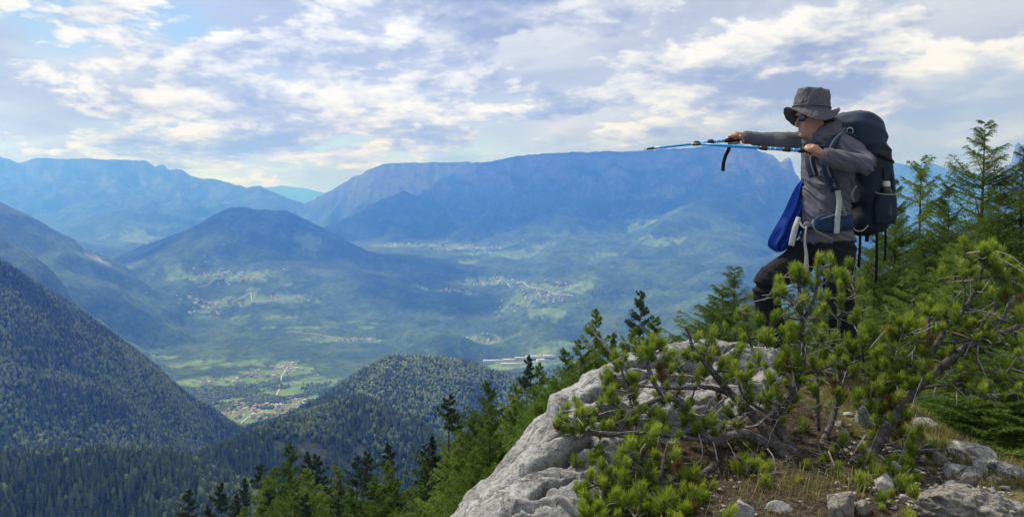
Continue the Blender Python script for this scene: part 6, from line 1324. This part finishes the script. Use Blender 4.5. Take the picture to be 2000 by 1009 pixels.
# hip belt round the waist with pocket, buckle and pale webbing
def belt():
    c = P(1612, 437, 5.18); ang = np.radians(np.linspace(-150, 150, 40)); ring = np.array([c + FACE * math.cos(q) * 0.146 + LEFT * math.sin(q) * 0.182 + UP * (0.004 - 0.018 * math.cos(q)) for q in ang])
    sidev = np.array([UP for _ in ring]); o = part('hip_belt', [ribbon(ring[4:-4], 0.07, UP, 0.012, 60, [0.10, 0.08, 0.035, 0.035, 0.08, 0.10])], [MAT_BELT], pack, PB)
    cc = P(1622, 436, 4.99); part('belt_pocket', [loft_s([(cc + rnorm(FACE - LEFT * 0.15) * 0.115, LEFT * 0.006, UP * 0.022), (cc + FACE * 0.09, LEFT * 0.020, UP * 0.050), (cc, LEFT * 0.030, UP * 0.062), (cc - FACE * 0.09, LEFT * 0.022, UP * 0.055), (cc - FACE * 0.125, LEFT * 0.006, UP * 0.040)], 16, 18, 2.6)], [MAT_BELT], o, PB)
    part('pocket_zip', [ribbon([cc + FACE * 0.105 + LEFT * 0.028 + UP * 0.026, cc + LEFT * 0.036 + UP * 0.052, cc - FACE * 0.10 + LEFT * 0.030 + UP * 0.050], 0.007, UP, 0.004)], [MAT_EDGE], o, PB)
    b0 = P(1577, 438, 5.02); part('buckle', [E(b0, 0.026, 0.010, 0.018), E(b0 + np.array((0.03, -0.004, 0)), 0.009, 0.010, 0.022)], [MAT_EDGE], o, PB)
    for pts, wt in (([P(1589, 428, 4.985), P(1592, 446, 4.985), P(1606, 456, 4.98)], [0.012, 0.012, 0.006]), ([P(1560, 428, 5.06), P(1566, 440, 5.04), P(1572, 446, 5.02)], [0.010, 0.014, 0.010])): part('belt_webbing', [ribbon(pts, 0.012, UP, 0.004, None, wt)], [MAT_WEB], o, PB)
belt()
strap([P(1560, 424, 5.03), P(1553, 445, 5.01), P(1545, 480, 5.00)], 0.034, MAT_WEB, np.array((0.95, -0.2, 0.3)), 'pale_webbing', 0.003, [0.028, 0.036, 0.036])
strap([P(1575, 442, 4.99), P(1572, 470, 4.975), P(1575, 500, 4.97), P(1574, 532, 4.975)], 0.024, MAT_WEB, np.array((0.95, -0.3, 0)), 'pale_webbing', 0.003, [0.010, 0.012, 0.022, 0.034])
strap([P(1636, 372, 4.965), P(1639, 395, 4.955), P(1636, 425, 4.945), P(1634, 456, 4.94)], 0.032, MAT_WEB, np.array((0.95, -0.3, 0)), 'pale_webbing', 0.003)
strap([P(1640, 385, 4.98), P(1646, 405, 4.98), P(1652, 420, 4.99)], 0.018, MAT_EDGE, np.array((0.95, -0.3, 0)), 'compression_strap')

# bottle standing in the side pocket
BT = SP + TILT * 0.10 + LEFT * 0.004; bot = empty('water_bottle', Vector(BT)); tag(bot, 'dark water bottle with silver cap in the backpack side pocket', 'bottle')
part('bottle_body', [loft_s([(BT + TILT * h, BK * r, LEFT * r * 0.9) for h, r in [(0, 0.03), (0.01, 0.036), (0.12, 0.037), (0.165, 0.036), (0.185, 0.026), (0.195, 0.020)]], 18, 20, 2.0)], [MAT_BLACK], bot, BT)
part('cap', [loft_s([(BT + TILT * h, BK * r, LEFT * r) for h, r in [(0.192, 0.022), (0.198, 0.024), (0.222, 0.024), (0.228, 0.020)]], 10, 20, 2.0)], [MAT_SILVER], bot, BT)

# blue jacket hanging from the far side of the belt
def jacket():
    l = [(1566, 350), (1550, 372), (1530, 415), (1512, 447), (1501, 468), (1501, 482), (1516, 492)]; r_ = [(1574, 356), (1576, 385), (1572, 415), (1566, 445), (1556, 468), (1542, 484), (1528, 491)]
    n, m = 40, 26; A_ = spline(np.array([P(x, y, 5.24) for x, y in l]), n); B_ = spline(np.array([P(x, y, 5.27) for x, y in r_]), n); s = np.linspace(0, 1, m)
    rows = []
    for sgn in (-1, 1):
        for k in range(n):
            t = k / (n - 1); c = A_[k][None] * (1 - s)[:, None] + B_[k][None] * s[:, None]; th = 0.036 * np.sin(PI * s) ** 0.7 * (0.35 + 0.75 * math.sin(PI * min(t * 0.9 + 0.1, 1)))
            fold = 0.021 * np.sin(s * 15 + 2.0 * t + 3 * pnoise2(s * 2, s * 0 + t * 3, 3)) * np.sin(PI * s) * (0.5 + t)
            c = c + np.array((0, 1.0, 0))[None] * (sgn * th + (fold if sgn < 0 else 0))[:, None]; rows.append(c)
    V = np.concatenate(rows); Q = []
    for g in (0, 1):
        b = g * n * m; i = b + np.arange(n - 1)[:, None] * m; j = np.arange(m - 1)[None]; q = np.stack((i + j, i + j + 1, i + m + j + 1, i + m + j), -1).reshape(-1, 4); Q.append(q if g == 0 else q[:, ::-1])
    k = np.arange(n - 1); j = np.arange(m - 1)                                   # close the rim
    for a, b in ((k * m, (k + 1) * m), ((k + 1) * m + m - 1, k * m + m - 1)): Q.append(np.stack((a, b, b + n * m, a + n * m), 1))
    for a, b in ((j + 1, j), ((n - 1) * m + j, (n - 1) * m + j + 1)): Q.append(np.stack((a, b, b + n * m, a + n * m), 1))
    o0 = P(1520, 492, 5.25); acc = Acc(); acc.add(V - o0, np.concatenate(Q)); j_ = link('jacket', acc.mesh('jacket', [MAT_JACKET]), None, Vector(o0)); tag(j_, 'bright blue jacket hanging in front of the hiker\'s belt', 'jacket')
jacket()
